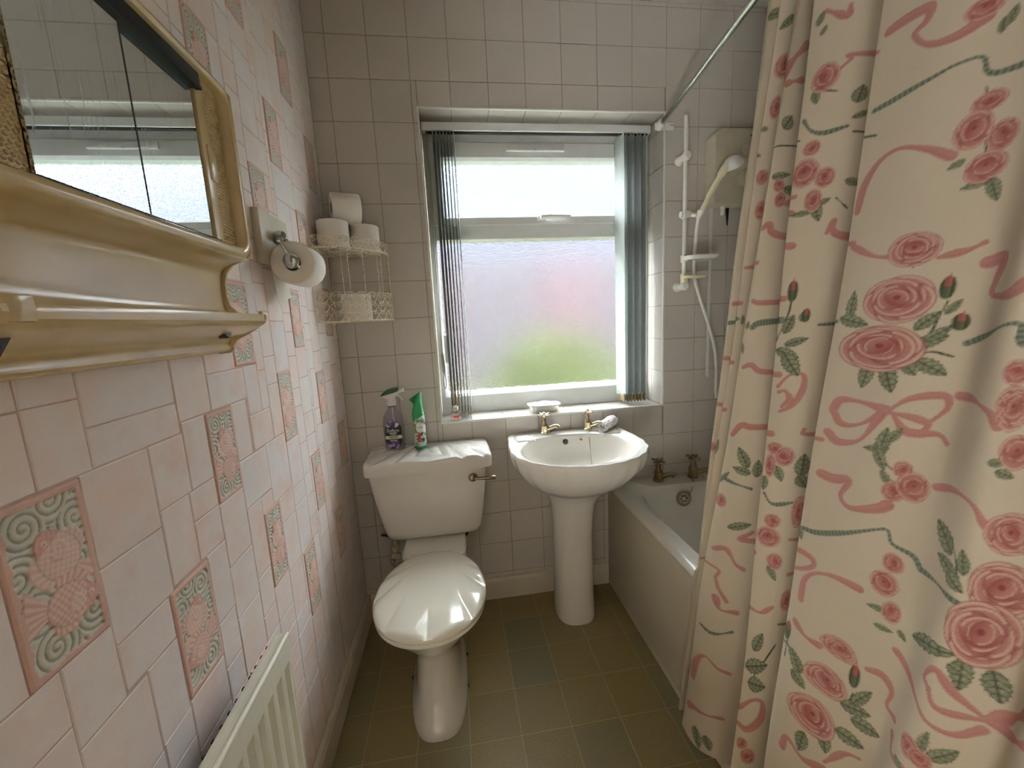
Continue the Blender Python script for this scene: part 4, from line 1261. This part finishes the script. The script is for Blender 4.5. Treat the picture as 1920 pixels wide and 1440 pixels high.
for k in range(7): vane(.452 + k * .0138, .12 - .02 * k)
vane(1.270, -.16)
for k in range(1, 7): vane(1.276 + k * .0165, -.06 + .13 * (k % 2))
part('cord', G().tube([(.421, .075, 2.108), (.422, .07, 1.6), (.421, .066, 1.18)], .0012, 5).tube([(.429, .075, 2.108), (.428, .07, 1.6), (.423, .066, 1.18)], .0012, 5), M_CORD, blind)
part('cord_weight', G().tube([(.421, .066, 1.185), (.422, .066, 1.17), (.424, .066, 1.10), (.424, .066, 1.09)], [.003, .0065, .0065, .004], 10), M_CORD, blind)
part('chain_loop', G().tube(catmull([(.424, .066, 1.09), (.419, .064, 1.05), (.424, .062, 1.02), (.43, .064, 1.05), (.426, .066, 1.09)], 6), .0012, 5), M_NICKEL, blind)

# ------------------------------------------------------------------ curtain rod
rod = thing('shower_curtain_rod', 'chrome shower curtain rod running from the tiled wall beside the window', 'curtain rod', (1.41, -.01, 2.10))
A0, A1 = Vector((1.412, -.022, 2.104)), Vector((1.145, -1.755, 2.104))
part('pole', G().tube([A0, A0.lerp(A1, .5), A1], .0095, 18), M_CHROME, rod)
part('socket', G().tube([A0 + Vector((.003, .020, 0)), A0 + Vector((0, .0, 0)), A0 - Vector((.004, .026, 0))], [.019, .0165, .0135], 18), M_PLASTIC, rod)
part('fixing_plate', G().box(1.392, 1.478, -.010, -.0005, 2.088, 2.116, .003), M_PLASTIC, rod)
for xx in (1.463, 1.471):
    part('screw', G().lathe([(.0022, 0), (.0022, .002)], 8, (xx, -.0095, 2.106), (0, -1, 0)), M_DARK, rod)

# ------------------------------------------------------------------ shower curtain with its rose print
PRINT_ROSES=[(0.9312,1.5768,0.0173,0.0138),(0.9216,1.5437,0.0193,0.0252),(0.9506,1.5271,0.015,0.0207),(0.9409,1.4912,0.0207,0.0207),(0.8861,1.3918,0.0299,0.0266),(0.8764,1.3173,0.0456,0.0355),(0.8636,1.24,0.0612,0.0394),(0.9248,1.0522,0.012,0.0142),(0.9183,1.0135,0.015,0.0177),(0.9409,1.0274,0.0207,0.0231),(1.0504,1.2206,0.012,0.0166),(1.0537,1.1765,0.0157,0.029),(1.0666,1.1212,0.0173,0.0235),(1.0794,1.0135,0.0253,0.029),(1.0827,0.9362,0.0345,0.0414),(1.073,0.8672,0.0377,0.0483),(0.9377,0.8976,0.0152,0.016),(0.9312,0.8589,0.0221,0.0213),(0.9506,0.8175,0.0138,0.0195),(0.8861,0.7015,0.0322,0.0197),(0.8764,0.627,0.0387,0.0284),(0.8636,0.5414,0.0435,0.0375),(0.5703,1.7425,0.0193,0.0256),(0.1676,1.8502,0.0198,0.026),(0.5639,1.6182,0.0124,0.0138),(0.5574,1.574,0.0193,0.026),(0.5864,1.5575,0.0138,0.0195),(0.5736,1.5188,0.0124,0.0217),(0.3577,1.5492,0.012,0.0166),(0.3512,1.5796,0.0127,0.0142),(0.9087,1.7011,0.0184,0.0142),(0.5639,1.0163,0.0184,0.0142),(0.5832,1.0025,0.0177,0.0217),(0.5574,0.9777,0.012,0.026),(0.5736,0.8562,0.0166,0.0166),(0.5671,0.8175,0.0249,0.0237),(0.5864,0.7651,0.0184,0.0189),(0.6251,0.6795,0.0126,0.026),(0.6219,0.8838,0.0144,0.036),(1.0311,0.6546,0.0152,0.0189),(0.58,0.2846,0.0166,0.0205),(1.044,0.6491,0.012,0.0142),(0.5639,0.3122,0.0152,0.0154),(0.1643,1.7646,0.012,0.0239),(0.1579,1.6182,0.012,0.0179),(0.1643,1.5437,0.012,0.0221),(0.3158,0.8341,0.012,0.0179),(0.0419,0.9362,0.012,0.0148)]
PRINT_LEAVES=[(0.812,1.3117,0.0395,0.0145,86.8914),(0.8184,1.2841,0.0417,0.0163,-14.0326),(0.9183,1.2841,0.0304,0.0135,48.1463),(0.9248,1.2538,0.0324,0.0145,26.2053),(0.9312,1.2151,0.0337,0.0166,-32.7494),(0.8507,1.193,0.0353,0.0186,-100.9181),(0.8861,1.193,0.038,0.0207,-68.5162),(0.9087,1.2123,0.0241,0.0135,-49.7451),(0.9312,1.2648,0.0298,0.0108,42.1326),(0.9409,1.3035,0.021,0.0079,57.8703),(0.8958,1.0909,0.0419,0.0157,81.9171),(0.8861,1.0771,0.0312,0.0094,-170.3136),(0.9087,1.1047,0.0253,0.01,60.4118),(0.8958,1.0632,0.0336,0.0125,-65.8118),(0.9087,1.0301,0.0279,0.0086,-59.965),(0.9344,1.4691,0.0224,0.0094,-170.4342),(0.9538,1.4581,0.0292,0.0113,-71.5994),(0.9119,1.5023,0.0148,0.0081,-153.0971),(0.9344,1.6762,0.0187,0.009,73.824),(0.928,1.6679,0.0165,0.0079,-95.1456),(1.0021,0.9777,0.0447,0.022,139.9239),(1.0182,0.9418,0.0406,0.0175,162.4902),(1.0408,0.9611,0.0292,0.0117,101.0145),(1.0343,0.928,0.0259,0.0166,-32.8239),(1.0214,0.8175,0.0654,0.0172,21.5723),(1.0633,0.8037,0.0406,0.0181,-87.6423),(1.0956,0.8009,0.0375,0.0205,-75.084),(1.0569,0.8092,0.0137,0.0121,-29.2927),(0.8217,0.627,0.0377,0.0191,122.5067),(0.8313,0.5939,0.029,0.0172,-39.3741),(0.928,0.6132,0.0413,0.0196,15.3576),(0.9344,0.6408,0.0439,0.0141,60.524),(0.9473,0.5939,0.0372,0.0198,9.0784),(0.8539,0.4751,0.037,0.0191,-94.5824),(0.8926,0.511,0.0314,0.0196,-73.1135),(0.928,0.5524,0.0379,0.0215,-0.0152),(0.928,0.812,0.0255,0.0085,-169.1762),(0.9441,0.7844,0.0231,0.0078,6.0757),(0.9699,0.7899,0.0144,0.0078,-40.9628),(0.5607,1.2786,0.0339,0.015,71.1938),(0.5768,1.2427,0.0352,0.0131,20.5643),(0.5639,1.2179,0.0386,0.0172,-20.4499),(0.5736,1.1958,0.045,0.0233,-56.6806),(0.5832,1.2952,0.0199,0.0107,70.4581),(0.3512,1.7066,0.0256,0.0245,56.4248),(0.6219,1.6955,0.0249,0.0197,77.9647),(0.6316,1.6596,0.0305,0.0089,9.0599),(0.3512,1.5989,0.0363,0.0122,5.1319),(0.3738,1.5685,0.0243,0.0152,163.7282),(0.5574,1.4967,0.0263,0.0089,178.2972),(0.58,1.4967,0.0347,0.0132,-76.6364),(0.5897,1.5133,0.0151,0.0083,30.8072),(0.6316,1.5409,0.0263,0.0113,-20.8916),(0.5607,1.7121,0.0225,0.0099,-80.1622),(0.348,0.9556,0.0469,0.0191,118.312),(0.348,0.9224,0.0342,0.0158,162.404),(0.3802,0.9307,0.0367,0.0156,88.2572),(0.5478,0.9362,0.0269,0.0158,-92.1956),(0.6154,0.9859,0.0406,0.0206,88.1826),(0.6187,0.95,0.0264,0.0186,-53.4599),(0.5768,0.9638,0.0293,0.0146,-67.9525),(0.3577,0.7789,0.0379,0.0158,20.8016),(0.5832,0.7374,0.0312,0.0138,-53.3029),(0.5703,0.5663,0.0433,0.0213,70.0989),(0.5736,0.5083,0.0511,0.0281,23.1924),(0.58,0.4641,0.0381,0.0292,1.2712),(0.7862,0.8783,0.023,0.0094,-73.6499),(0.3093,1.2206,0.0232,0.0086,-72.683),(0.1579,1.2869,0.0207,0.0083,92.029),(0.3126,0.8948,0.0358,0.0086,58.6255),(0.1418,0.9528,0.0361,0.0092,82.38),(0.1482,1.7231,0.0098,0.0124,87.4827),(0.1418,1.6679,0.0075,0.0124,76.1257),(0.3158,1.2759,0.0154,0.0103,76.8632),(1.044,0.6767,0.0376,0.0084,82.01),(1.0633,0.6712,0.0331,0.0153,51.172),(1.0214,0.6132,0.0175,0.0096,155.3339),(0.3351,0.1576,0.0429,0.014,-78.9932),(0.3544,0.1631,0.0326,0.0145,-75.4458),(1.0504,1.1047,0.0145,0.009,26.5974),(1.0601,1.0909,0.0168,0.0101,-16.9049),(0.0516,1.9937,0.03,0.0178,-18.6541),(0.1611,1.9358,0.0302,0.0138,-139.5944),(0.5542,1.8557,0.0193,0.0089,76.9876),(0.5607,1.8308,0.0144,0.0066,67.9882)]
PRINT_PINK=[(0.0125,[(0.8023,1.7397),(0.8249,1.7425),(0.8507,1.7397),(0.8507,1.7231),(0.8378,1.7121),(0.8571,1.6873),(0.8861,1.679),(0.9119,1.6873)]),(0.0108,[(0.7927,1.4691),(0.7991,1.5105),(0.8184,1.5409),(0.8474,1.5492),(0.8797,1.5354),(0.9054,1.5161)]),(0.0095,[(0.7959,1.4111),(0.8378,1.3891),(0.8732,1.3835)]),(0.0067,[(0.9151,1.3753),(0.9409,1.3808),(0.957,1.3891)]),(0.0135,[(0.9634,1.3614),(0.986,1.3642),(0.9796,1.3366),(0.9796,1.3173),(1.0214,1.3173),(1.0408,1.3283)]),(0.0099,[(0.9667,1.1765),(0.9957,1.1765),(1.0311,1.1682),(1.044,1.1516)]),(0.0116,[(0.8088,1.1268),(0.8184,1.1461),(0.8474,1.1488),(0.8926,1.1433)]),(0.0101,[(0.812,1.1212),(0.8249,1.1047),(0.8539,1.1102),(0.8926,1.1406)]),(0.0116,[(0.8056,1.0853),(0.8249,1.0715),(0.8603,1.0853),(0.8861,1.1323)]),(0.0087,[(0.8958,1.1433),(0.9183,1.1654),(0.9506,1.1737),(0.957,1.1571),(0.9441,1.135)]),(0.0092,[(0.899,1.1406),(0.928,1.135),(0.9409,1.1268),(0.9312,1.1102)]),(0.0108,[(0.9022,1.1378),(0.9216,1.1129),(0.9538,1.1157),(0.9667,1.1047)]),(0.0137,[(0.8056,1.0053),(0.8249,1.0025),(0.8539,1.008),(0.8442,0.9777),(0.8636,0.9638),(0.9022,0.9777),(0.9151,0.9887)]),(0.0088,[(0.9667,1.0384),(0.9957,1.0467),(1.0343,1.0439),(1.0537,1.0191),(1.0666,1.0135)]),(0.0107,[(0.8088,0.7512),(0.8088,0.7899),(0.8249,0.8147),(0.8571,0.8286),(0.899,0.8286)]),(0.0107,[(0.8056,0.7015),(0.8313,0.6877),(0.8539,0.685)]),(0.0102,[(0.9344,0.6988),(0.957,0.7043),(0.9731,0.6877),(0.9699,0.6601),(0.9892,0.6546)]),(0.0083,[(0.9924,0.6325),(1.0021,0.6077),(1.0311,0.616)]),(0.0096,[(0.9667,0.7595),(0.9924,0.7457),(1.0247,0.7292),(1.044,0.7126),(1.0698,0.7098),(1.0923,0.7319)]),(0.0096,[(1.0376,0.7623),(1.0279,0.7733),(1.0408,0.7954),(1.0601,0.7733),(1.0923,0.7485)]),(0.0077,[(1.0376,0.7595),(1.0504,0.7402),(1.0923,0.7457)]),(0.0142,[(1.0956,0.7485),(1.1149,0.7733),(1.1374,0.7982)]),(0.0108,[(1.0988,0.7457),(1.1149,0.7485),(1.16,0.7733)]),(0.0186,[(0.3093,1.7867),(0.3416,1.8281),(0.3706,1.8557)]),(0.01,[(0.5607,1.864),(0.5897,1.8364),(0.5929,1.8529)]),(0.0117,[(0.3287,1.7811),(0.3512,1.7867),(0.3706,1.7894)]),(0.0081,[(0.5897,1.748),(0.6026,1.759),(0.6122,1.7646),(0.7894,1.7176)]),(0.012,[(0.3222,1.4912),(0.3416,1.4967),(0.3673,1.4719),(0.551,1.436)]),(0.0116,[(0.5446,1.5023),(0.3706,1.5409),(0.5478,1.5326)]),(0.0121,[(0.5993,1.4526),(0.609,1.4746),(0.6251,1.4443),(0.7959,1.4167)]),(0.0086,[(0.0483,1.3283),(0.1482,1.3283)]),(0.0098,[(0.3222,1.3311),(0.3577,1.3256),(0.5478,1.3311)]),(0.0103,[(0.319,1.1765),(0.3383,1.182),(0.377,1.1654),(0.5542,1.1737)]),(0.0089,[(0.0451,1.1847),(0.1482,1.1792)]),(0.009,[(0.5542,1.1488),(0.5736,1.1737),(0.5961,1.1765),(0.5993,1.1488),(0.5864,1.1129),(0.5639,1.0964)]),(0.0105,[(0.5574,1.1378),(0.5703,1.1406),(0.58,1.124),(0.5671,1.1074)]),(0.0089,[(0.0451,1.0577),(0.1482,1.055)]),(0.0117,[(0.3158,1.008),(0.3351,1.0356),(0.3706,1.0329),(0.5542,1.0467)]),(0.0091,[(0.609,1.0632),(0.6251,1.0522),(0.7991,1.0688)]),(0.0084,[(0.1418,0.6242),(0.3158,0.6546),(0.3287,0.6242),(0.3351,0.5994),(0.3512,0.569)]),(0.009,[(0.319,0.7015),(0.3383,0.7126),(0.3577,0.6767),(0.3738,0.6657)]),(0.0105,[(0.3319,0.5745),(0.3416,0.5442),(0.3738,0.5469)]),(0.0084,[(0.3126,0.3012),(0.3158,0.3592),(0.3287,0.3951),(0.3544,0.3813),(0.377,0.3785)]),(0.0084,[(0.3126,0.2101),(0.3222,0.2294),(0.3544,0.2432),(0.3738,0.2487)]),(0.0107,[(0.5413,0.7733),(0.3706,0.743),(0.3834,0.7678)]),(0.0095,[(0.6122,0.8203),(0.7991,0.8424),(0.7991,0.8092),(0.6219,0.7402)]),(0.0141,[(0.5446,0.3951),(0.5768,0.4254),(0.5993,0.4254),(0.5993,0.384),(0.5736,0.3509),(0.5413,0.3564)]),(0.0113,[(0.8217,0.431),(0.8281,0.4586),(0.8603,0.4448),(0.899,0.4613)]),(0.0097,[(0.899,0.4751),(0.9248,0.5166),(0.9473,0.5276)]),(0.0098,[(0.5413,0.6408),(0.5671,0.638),(0.5961,0.6601)]),(0.0077,[(0.1482,1.4139),(0.3222,1.4167)])]
PRINT_GREEN=[(0.005,[(0.7959,1.6265),(0.8281,1.6293),(0.8668,1.6348),(0.8926,1.6403),(0.9151,1.6376),(0.9216,1.6182),(0.9312,1.6099),(0.957,1.6072)]),(0.0066,[(0.5478,1.6762),(0.5607,1.6514),(0.58,1.6403),(0.609,1.6431)]),(0.0058,[(0.9602,1.251),(0.9892,1.2648),(1.0408,1.2814),(1.0472,1.262),(1.0504,1.2565)]),(0.0089,[(0.0419,1.2786),(0.145,1.2897)]),(0.0117,[(0.3287,1.2703),(0.3609,1.2814),(0.5478,1.2869)]),(0.0075,[(0.609,1.2759),(0.7894,1.2841)]),(0.0081,[(0.7894,0.8893),(0.8152,0.8921),(0.8603,0.9141),(0.9054,0.9418),(0.9216,0.9473),(0.9312,0.928),(0.9602,0.9224),(0.9731,0.9086)]),(0.0044,[(0.9731,0.9086),(1.015,0.9059),(1.0472,0.9031)]),(0.007,[(0.3158,0.4724),(0.3351,0.4696),(0.3738,0.4945)]),(0.0075,[(0.551,0.9141),(0.5703,0.8948),(0.6058,0.9031)]),(0.0053,[(0.6154,0.6215),(0.7862,0.6436),(0.8088,0.6325)]),(0.0054,[(0.3093,0.8948),(0.3416,0.8865),(0.3706,0.8783)])]
PRINT_STEMS=[(0.0027,[(0.9216,1.2455),(0.928,1.2841),(0.9344,1.3117)]),(0.0023,[(0.9248,1.251),(0.9409,1.2759),(0.9506,1.2786)]),(0.0022,[(0.9506,1.2317),(0.9248,1.2372),(0.9022,1.2123)]),(0.0031,[(0.8958,1.1074),(0.899,1.066),(0.9183,1.0439)]),(0.0028,[(1.0182,0.9832),(1.0343,0.9528),(1.0376,0.9307)]),(0.0022,[(0.9248,1.5961),(0.9441,1.4719)]),(0.0034,[(0.9216,0.6408),(0.9151,0.6021)]),(0.003,[(0.5413,1.2427),(0.5574,1.2979),(0.5607,1.3338)]),(0.003,[(0.7959,0.616),(0.7959,0.6518)]),(0.0041,[(0.6154,0.5718),(0.5703,0.4807)]),(0.002,[(0.5671,1.7204),(0.5897,1.7093)]),(0.0025,[(0.8861,1.3808),(0.8893,1.3642)]),(0.0021,[(0.6283,1.494),(0.6058,1.5161)]),(0.0021,[(0.8056,1.5851),(0.7862,1.5906),(0.6187,1.632)]),(0.0025,[(0.3158,1.6569),(0.3609,1.6596),(0.5446,1.6403)])]
PRINT_BUDS=[(0.9312,1.3311,0.0081,0.0166),(0.9506,1.2814,0.0092,0.0124),(0.5607,1.3449,0.0081,0.0217),(0.5864,1.2952,0.0072,0.0138),(0.7927,0.6712,0.0081,0.0197),(0.9183,0.6712,0.0097,0.0217)]

CT=[(-.738,-.012,-.045),(-.746,-.031,-.018),(-.764,-.040,-.045),(-.781,-.046,-.004),(-.786,-.046,.004),(-.804,-.055,-.058),(-.824,-.061,.014),(-.831,-.061,.026),(-.905,-.018,.012),(-1.003,.031,-.064),(-1.048,.029,.018),(-1.056,.029,.031),(-1.072,.008,.002),(-1.090,-.0095,-.068),(-1.126,-.011,.016),(-1.135,-.011,.031),(-1.215,-.02,.019),(-1.283,-.03,-.006),(-1.36,-.02,.026),(-1.43,0,-.02),(-1.49,0,.03),(-1.55,0,-.03),(-1.60,0,.025),(-1.65,0,-.02)]
def XP(z): return 1.085+(z-.12)*0.088
def curtain_grid(nu=520,nv=900,z0=.13,z1=2.06):
    zz=np.linspace(z0,z1,nv)
    A=np.array(CT); n=len(A)
    # catmull-rom basis on dense parameter
    def curve(z,t):
        P=np.stack([A[:,0]+A[:,1]*z, A[:,2]],1)
        P=np.vstack([2*P[0]-P[1],P,2*P[-1]-P[-2]])
        i=np.clip(t.astype(int),0,n-2); f=(t-i)[:,None]
        p0,p1,p2,p3=P[i],P[i+1],P[i+2],P[i+3]
        return .5*((2*p1)+(-p0+p2)*f+(2*p0-5*p1+4*p2-p3)*f*f+(-p0+3*p1-3*p2+p3)*f**3)
    tt=np.linspace(0,n-1,4000); c=curve(1.1,tt)
    s=np.r_[0,np.cumsum(np.hypot(*np.diff(c,axis=0).T))]
    us=np.r_[np.linspace(0,1.16,nu-60,endpoint=False),np.linspace(1.16,s[-1],60)]; t=np.interp(us,s,tt)
    X=np.zeros((nv,nu));Y=X.copy();Z=X.copy()
    for k,z in enumerate(zz):
        q=curve(z,t); 
        hem=1
        w=.004*np.sin(us*37+z*5)+.003*np.sin(us*61-z*9+1)
        X[k]=XP(z)-q[:,1]-w*(.4+.6*(1.9-z)/1.8); Y[k]=q[:,0]; Z[k]=z
    lim=1.143+np.clip(Z-.50,0,None)**1.6*2.2
    X=np.where(X>lim-.02,lim-.02*np.exp(-np.clip(X-lim+.02,0,None)/.02),X)
    # hem line: first fold hangs slightly higher and rounds off at its free edge
    sag=(-.02+.045*np.exp(-((us-.03)/.05)**2))
    blend=np.clip((.6-zz)/.5,0,1)[:,None]**2
    Z=Z+sag[None,:]*blend
    return us,zz,X,Y,Z

def paint_print(U, V):
    """rose, ribbon and leaf print of the cloth, in metres along (U) and up (V) the cloth"""
    n = len(U)
    col = np.empty((n, 3)); col[:] = srgb(238, 226, 204)[:3]
    S = lambda *c: np.array(srgb(*c)[:3])
    rg = np.random.default_rng(11)
    def put(m, c, a=1.0):
        a = np.asarray(a)
        a = a[:, None] if a.ndim else a
        col[m] = col[m] * (1 - a) + c * a
    def near(u0, u1, v0, v1): return np.where((U > u0) & (U < u1) & (V > v0) & (V < v1))[0]
    def ribbon(w, pts, c1, c2, stripes):
        P = np.array([(q.x, q.y) for q in catmull([(a, b, 0) for a, b in pts], 8)])
        ix = near(P[:, 0].min() - w, P[:, 0].max() + w, P[:, 1].min() - w, P[:, 1].max() + w)
        if not len(ix): return
        pu, pv = U[ix], V[ix]
        best = np.full(len(ix), 9.); arc_ = np.zeros(len(ix)); side = np.zeros(len(ix))
        s0 = 0
        for a, b in zip(P[:-1], P[1:]):
            d = b - a; L = max(np.hypot(*d), 1e-6)
            t = np.clip(((pu - a[0]) * d[0] + (pv - a[1]) * d[1]) / L ** 2, 0, 1)
            e = np.hypot(pu - a[0] - t * d[0], pv - a[1] - t * d[1])
            m = e < best
            best[m] = e[m]; arc_[m] = s0 + t[m] * L
            side[m] = ((pu - a[0]) * d[1] - (pv - a[1]) * d[0])[m] / L
            s0 += L
        hw = w / 2 * (.72 + .28 * np.sin(arc_ / max(s0, .01) * 7 + pts[0][0] * 40))
        m = best < hw
        tone = .5 + .5 * np.sin(side[m] / w * 9) * .6
        if stripes: tone = np.where(np.sin(arc_[m] * 900) > .25, 1.0, .15 + .25 * tone)
        else: tone = tone * .7 + .2 * np.sin(arc_[m] * 1300)
        tone = np.clip(tone, 0, 1)[:, None]
        col[ix[m]] = c1 * (1 - tone) + c2 * tone
    for w, pts in PRINT_PINK: ribbon(max(w * 1.3, .012), pts, S(224, 168, 160), S(206, 138, 134), False)
    for w, pts in PRINT_GREEN: ribbon(max(w * 1.25, .009), pts, S(168, 176, 158), S(112, 126, 110), True)
    for w, pts in PRINT_STEMS: ribbon(max(w, .0032), pts, S(86, 94, 66), S(60, 66, 48), False)
    def leaf(cu, cv, L, W, ang):
        L, W = L * 1.22, W * 1.3
        ix = near(cu - L, cu + L, cv - L, cv + L)
        if not len(ix): return
        c, s = math.cos(math.radians(ang)), math.sin(math.radians(ang))
        a = ((U[ix] - cu) * c + (V[ix] - cv) * s) / L + .5
        b = (-(U[ix] - cu) * s + (V[ix] - cv) * c) / (W / 2)
        aa = np.clip(a, 1e-4, 1)
        prof = np.sin(np.pi * aa ** .8) ** .75 * (1 + .10 * np.sin(aa * 40))
        m = (a > 0) & (a < 1) & (np.abs(b) < prof)
        t = (.5 + .5 * np.sin(aa * 26 + np.abs(b) * 5))
        base = S(186, 190, 164) * (1 - t[:, None]) + S(158, 166, 138) * t[:, None]
        base = np.where((b > 0)[:, None], base, base * .86)
        vein = (np.abs(b) < .11) | ((np.abs(((aa * 5 - np.abs(b) * .55) % 1) - .5) < .09) & (aa > .1))
        edge = np.abs(b) > prof - .16
        base[vein & m] = S(104, 110, 82); base[edge & m] = S(122, 130, 100)
        col[ix[m]] = base[m]
    for q in PRINT_LEAVES: leaf(*q)
    def rose(cu, cv, ru, rv):
        ru, rv = ru * 1.06, rv * 1.06
        ix = near(cu - ru * 1.3, cu + ru * 1.3, cv - rv * 1.3, cv + rv * 1.3)
        if not len(ix): return
        a, b = (U[ix] - cu) / ru, (V[ix] - cv) / rv
        p0 = rg.uniform(0, 6)
        big = max(ru, rv) > .03
        # overlapping petals, outermost first, tightening towards a heart set a little high
        for R, npet, size in ((1.0, 5, .64), (.80, 4, .58), (.56, 3, .46), (.34, 2, .32)) if big else ((1.0, 4, .66), (.60, 3, .46)):
            for k in range(npet):
                t = p0 + R * 5 + 2 * np.pi * k / npet + rg.uniform(-.3, .3)
                R_k = R * rg.uniform(.90, 1.04)
                pc = (R_k - size) * math.cos(t), (R_k - size) * math.sin(t) + .14 * (1 - R)
                da, db = a - pc[0], b - pc[1]
                e1 = da * math.cos(t) + db * math.sin(t); e2 = -da * math.sin(t) + db * math.cos(t)
                d = np.hypot(e1 / size, e2 / (size * 1.18))
                m = d < 1
                out = np.clip((e1 / size + 1) / 2, 0, 1)[:, None]
                cc = S(182, 98, 98)[None] * (1 - out) + S(228, 168, 158)[None] * out
                vein = .5 + .5 * np.sin(np.arctan2(e2, e1 + size * 1.2) * 34)
                cc = cc * (1 - .07 * vein[:, None])
                rim = (d > .80) & (d < .93) & (e1 > .1 * size)
                cc[rim] = S(242, 206, 192)
                dark = (d > .92)
                cc[dark] = cc[dark] * .35 + S(168, 80, 84) * .65
                al = np.clip((1 - d) / .06, 0, 1)
                put(ix[m], cc[m], al[m] * .95)
        r2 = np.hypot(a, b - .1)
        m = r2 < .10
        put(ix[m], S(160, 74, 78), .8)
    for q in PRINT_ROSES: rose(*q)
    def bud(cu, cv, ru, rv):
        ix = near(cu - ru * 1.4, cu + ru * 1.4, cv - rv * 1.2, cv + rv * 1.6)
        a, b = (U[ix] - cu) / ru, (V[ix] - cv) / rv
        m = (np.hypot(a, b) < 1) | ((b > 0) & (b < 1.4) & (np.abs(a) < .5 * (1.45 - b)) & (np.sin(a * 14) > .2))
        t = (.5 + .5 * np.sin(a * 9))[:, None]
        cc = np.where(((b > .1) & (np.abs(a) < .5))[:, None], S(200, 120, 116), S(120, 128, 100)) * (.8 + .3 * t)
        cc[np.abs(np.abs(a) - .55) < .12] = S(78, 86, 62)
        col[ix[m]] = cc[m]
    for q in PRINT_BUDS: bud(*q)
    return col
us_, zz_, CX, CYY, CZ = curtain_grid(660, 1040)
Ug, Vg = np.meshgrid(us_, zz_)
du_, dv_ = us_[1] - us_[0], zz_[1] - zz_[0]
cols = sum(paint_print(Ug.ravel() + a * du_, Vg.ravel() + b * dv_) for a, b in ((-.36, -.14), (.14, -.36), (.36, .14), (-.14, .36))) / 4
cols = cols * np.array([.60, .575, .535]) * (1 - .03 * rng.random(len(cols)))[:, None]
cme = grid_mesh('shower_curtain', np.stack([CX.ravel(), CYY.ravel(), CZ.ravel()], 1), 660, 1040, cols)
cme.materials.append(M_FABRIC)
curtain = tag(link('shower_curtain', cme), 'cream shower curtain printed with pink roses and ribbons', 'curtain')
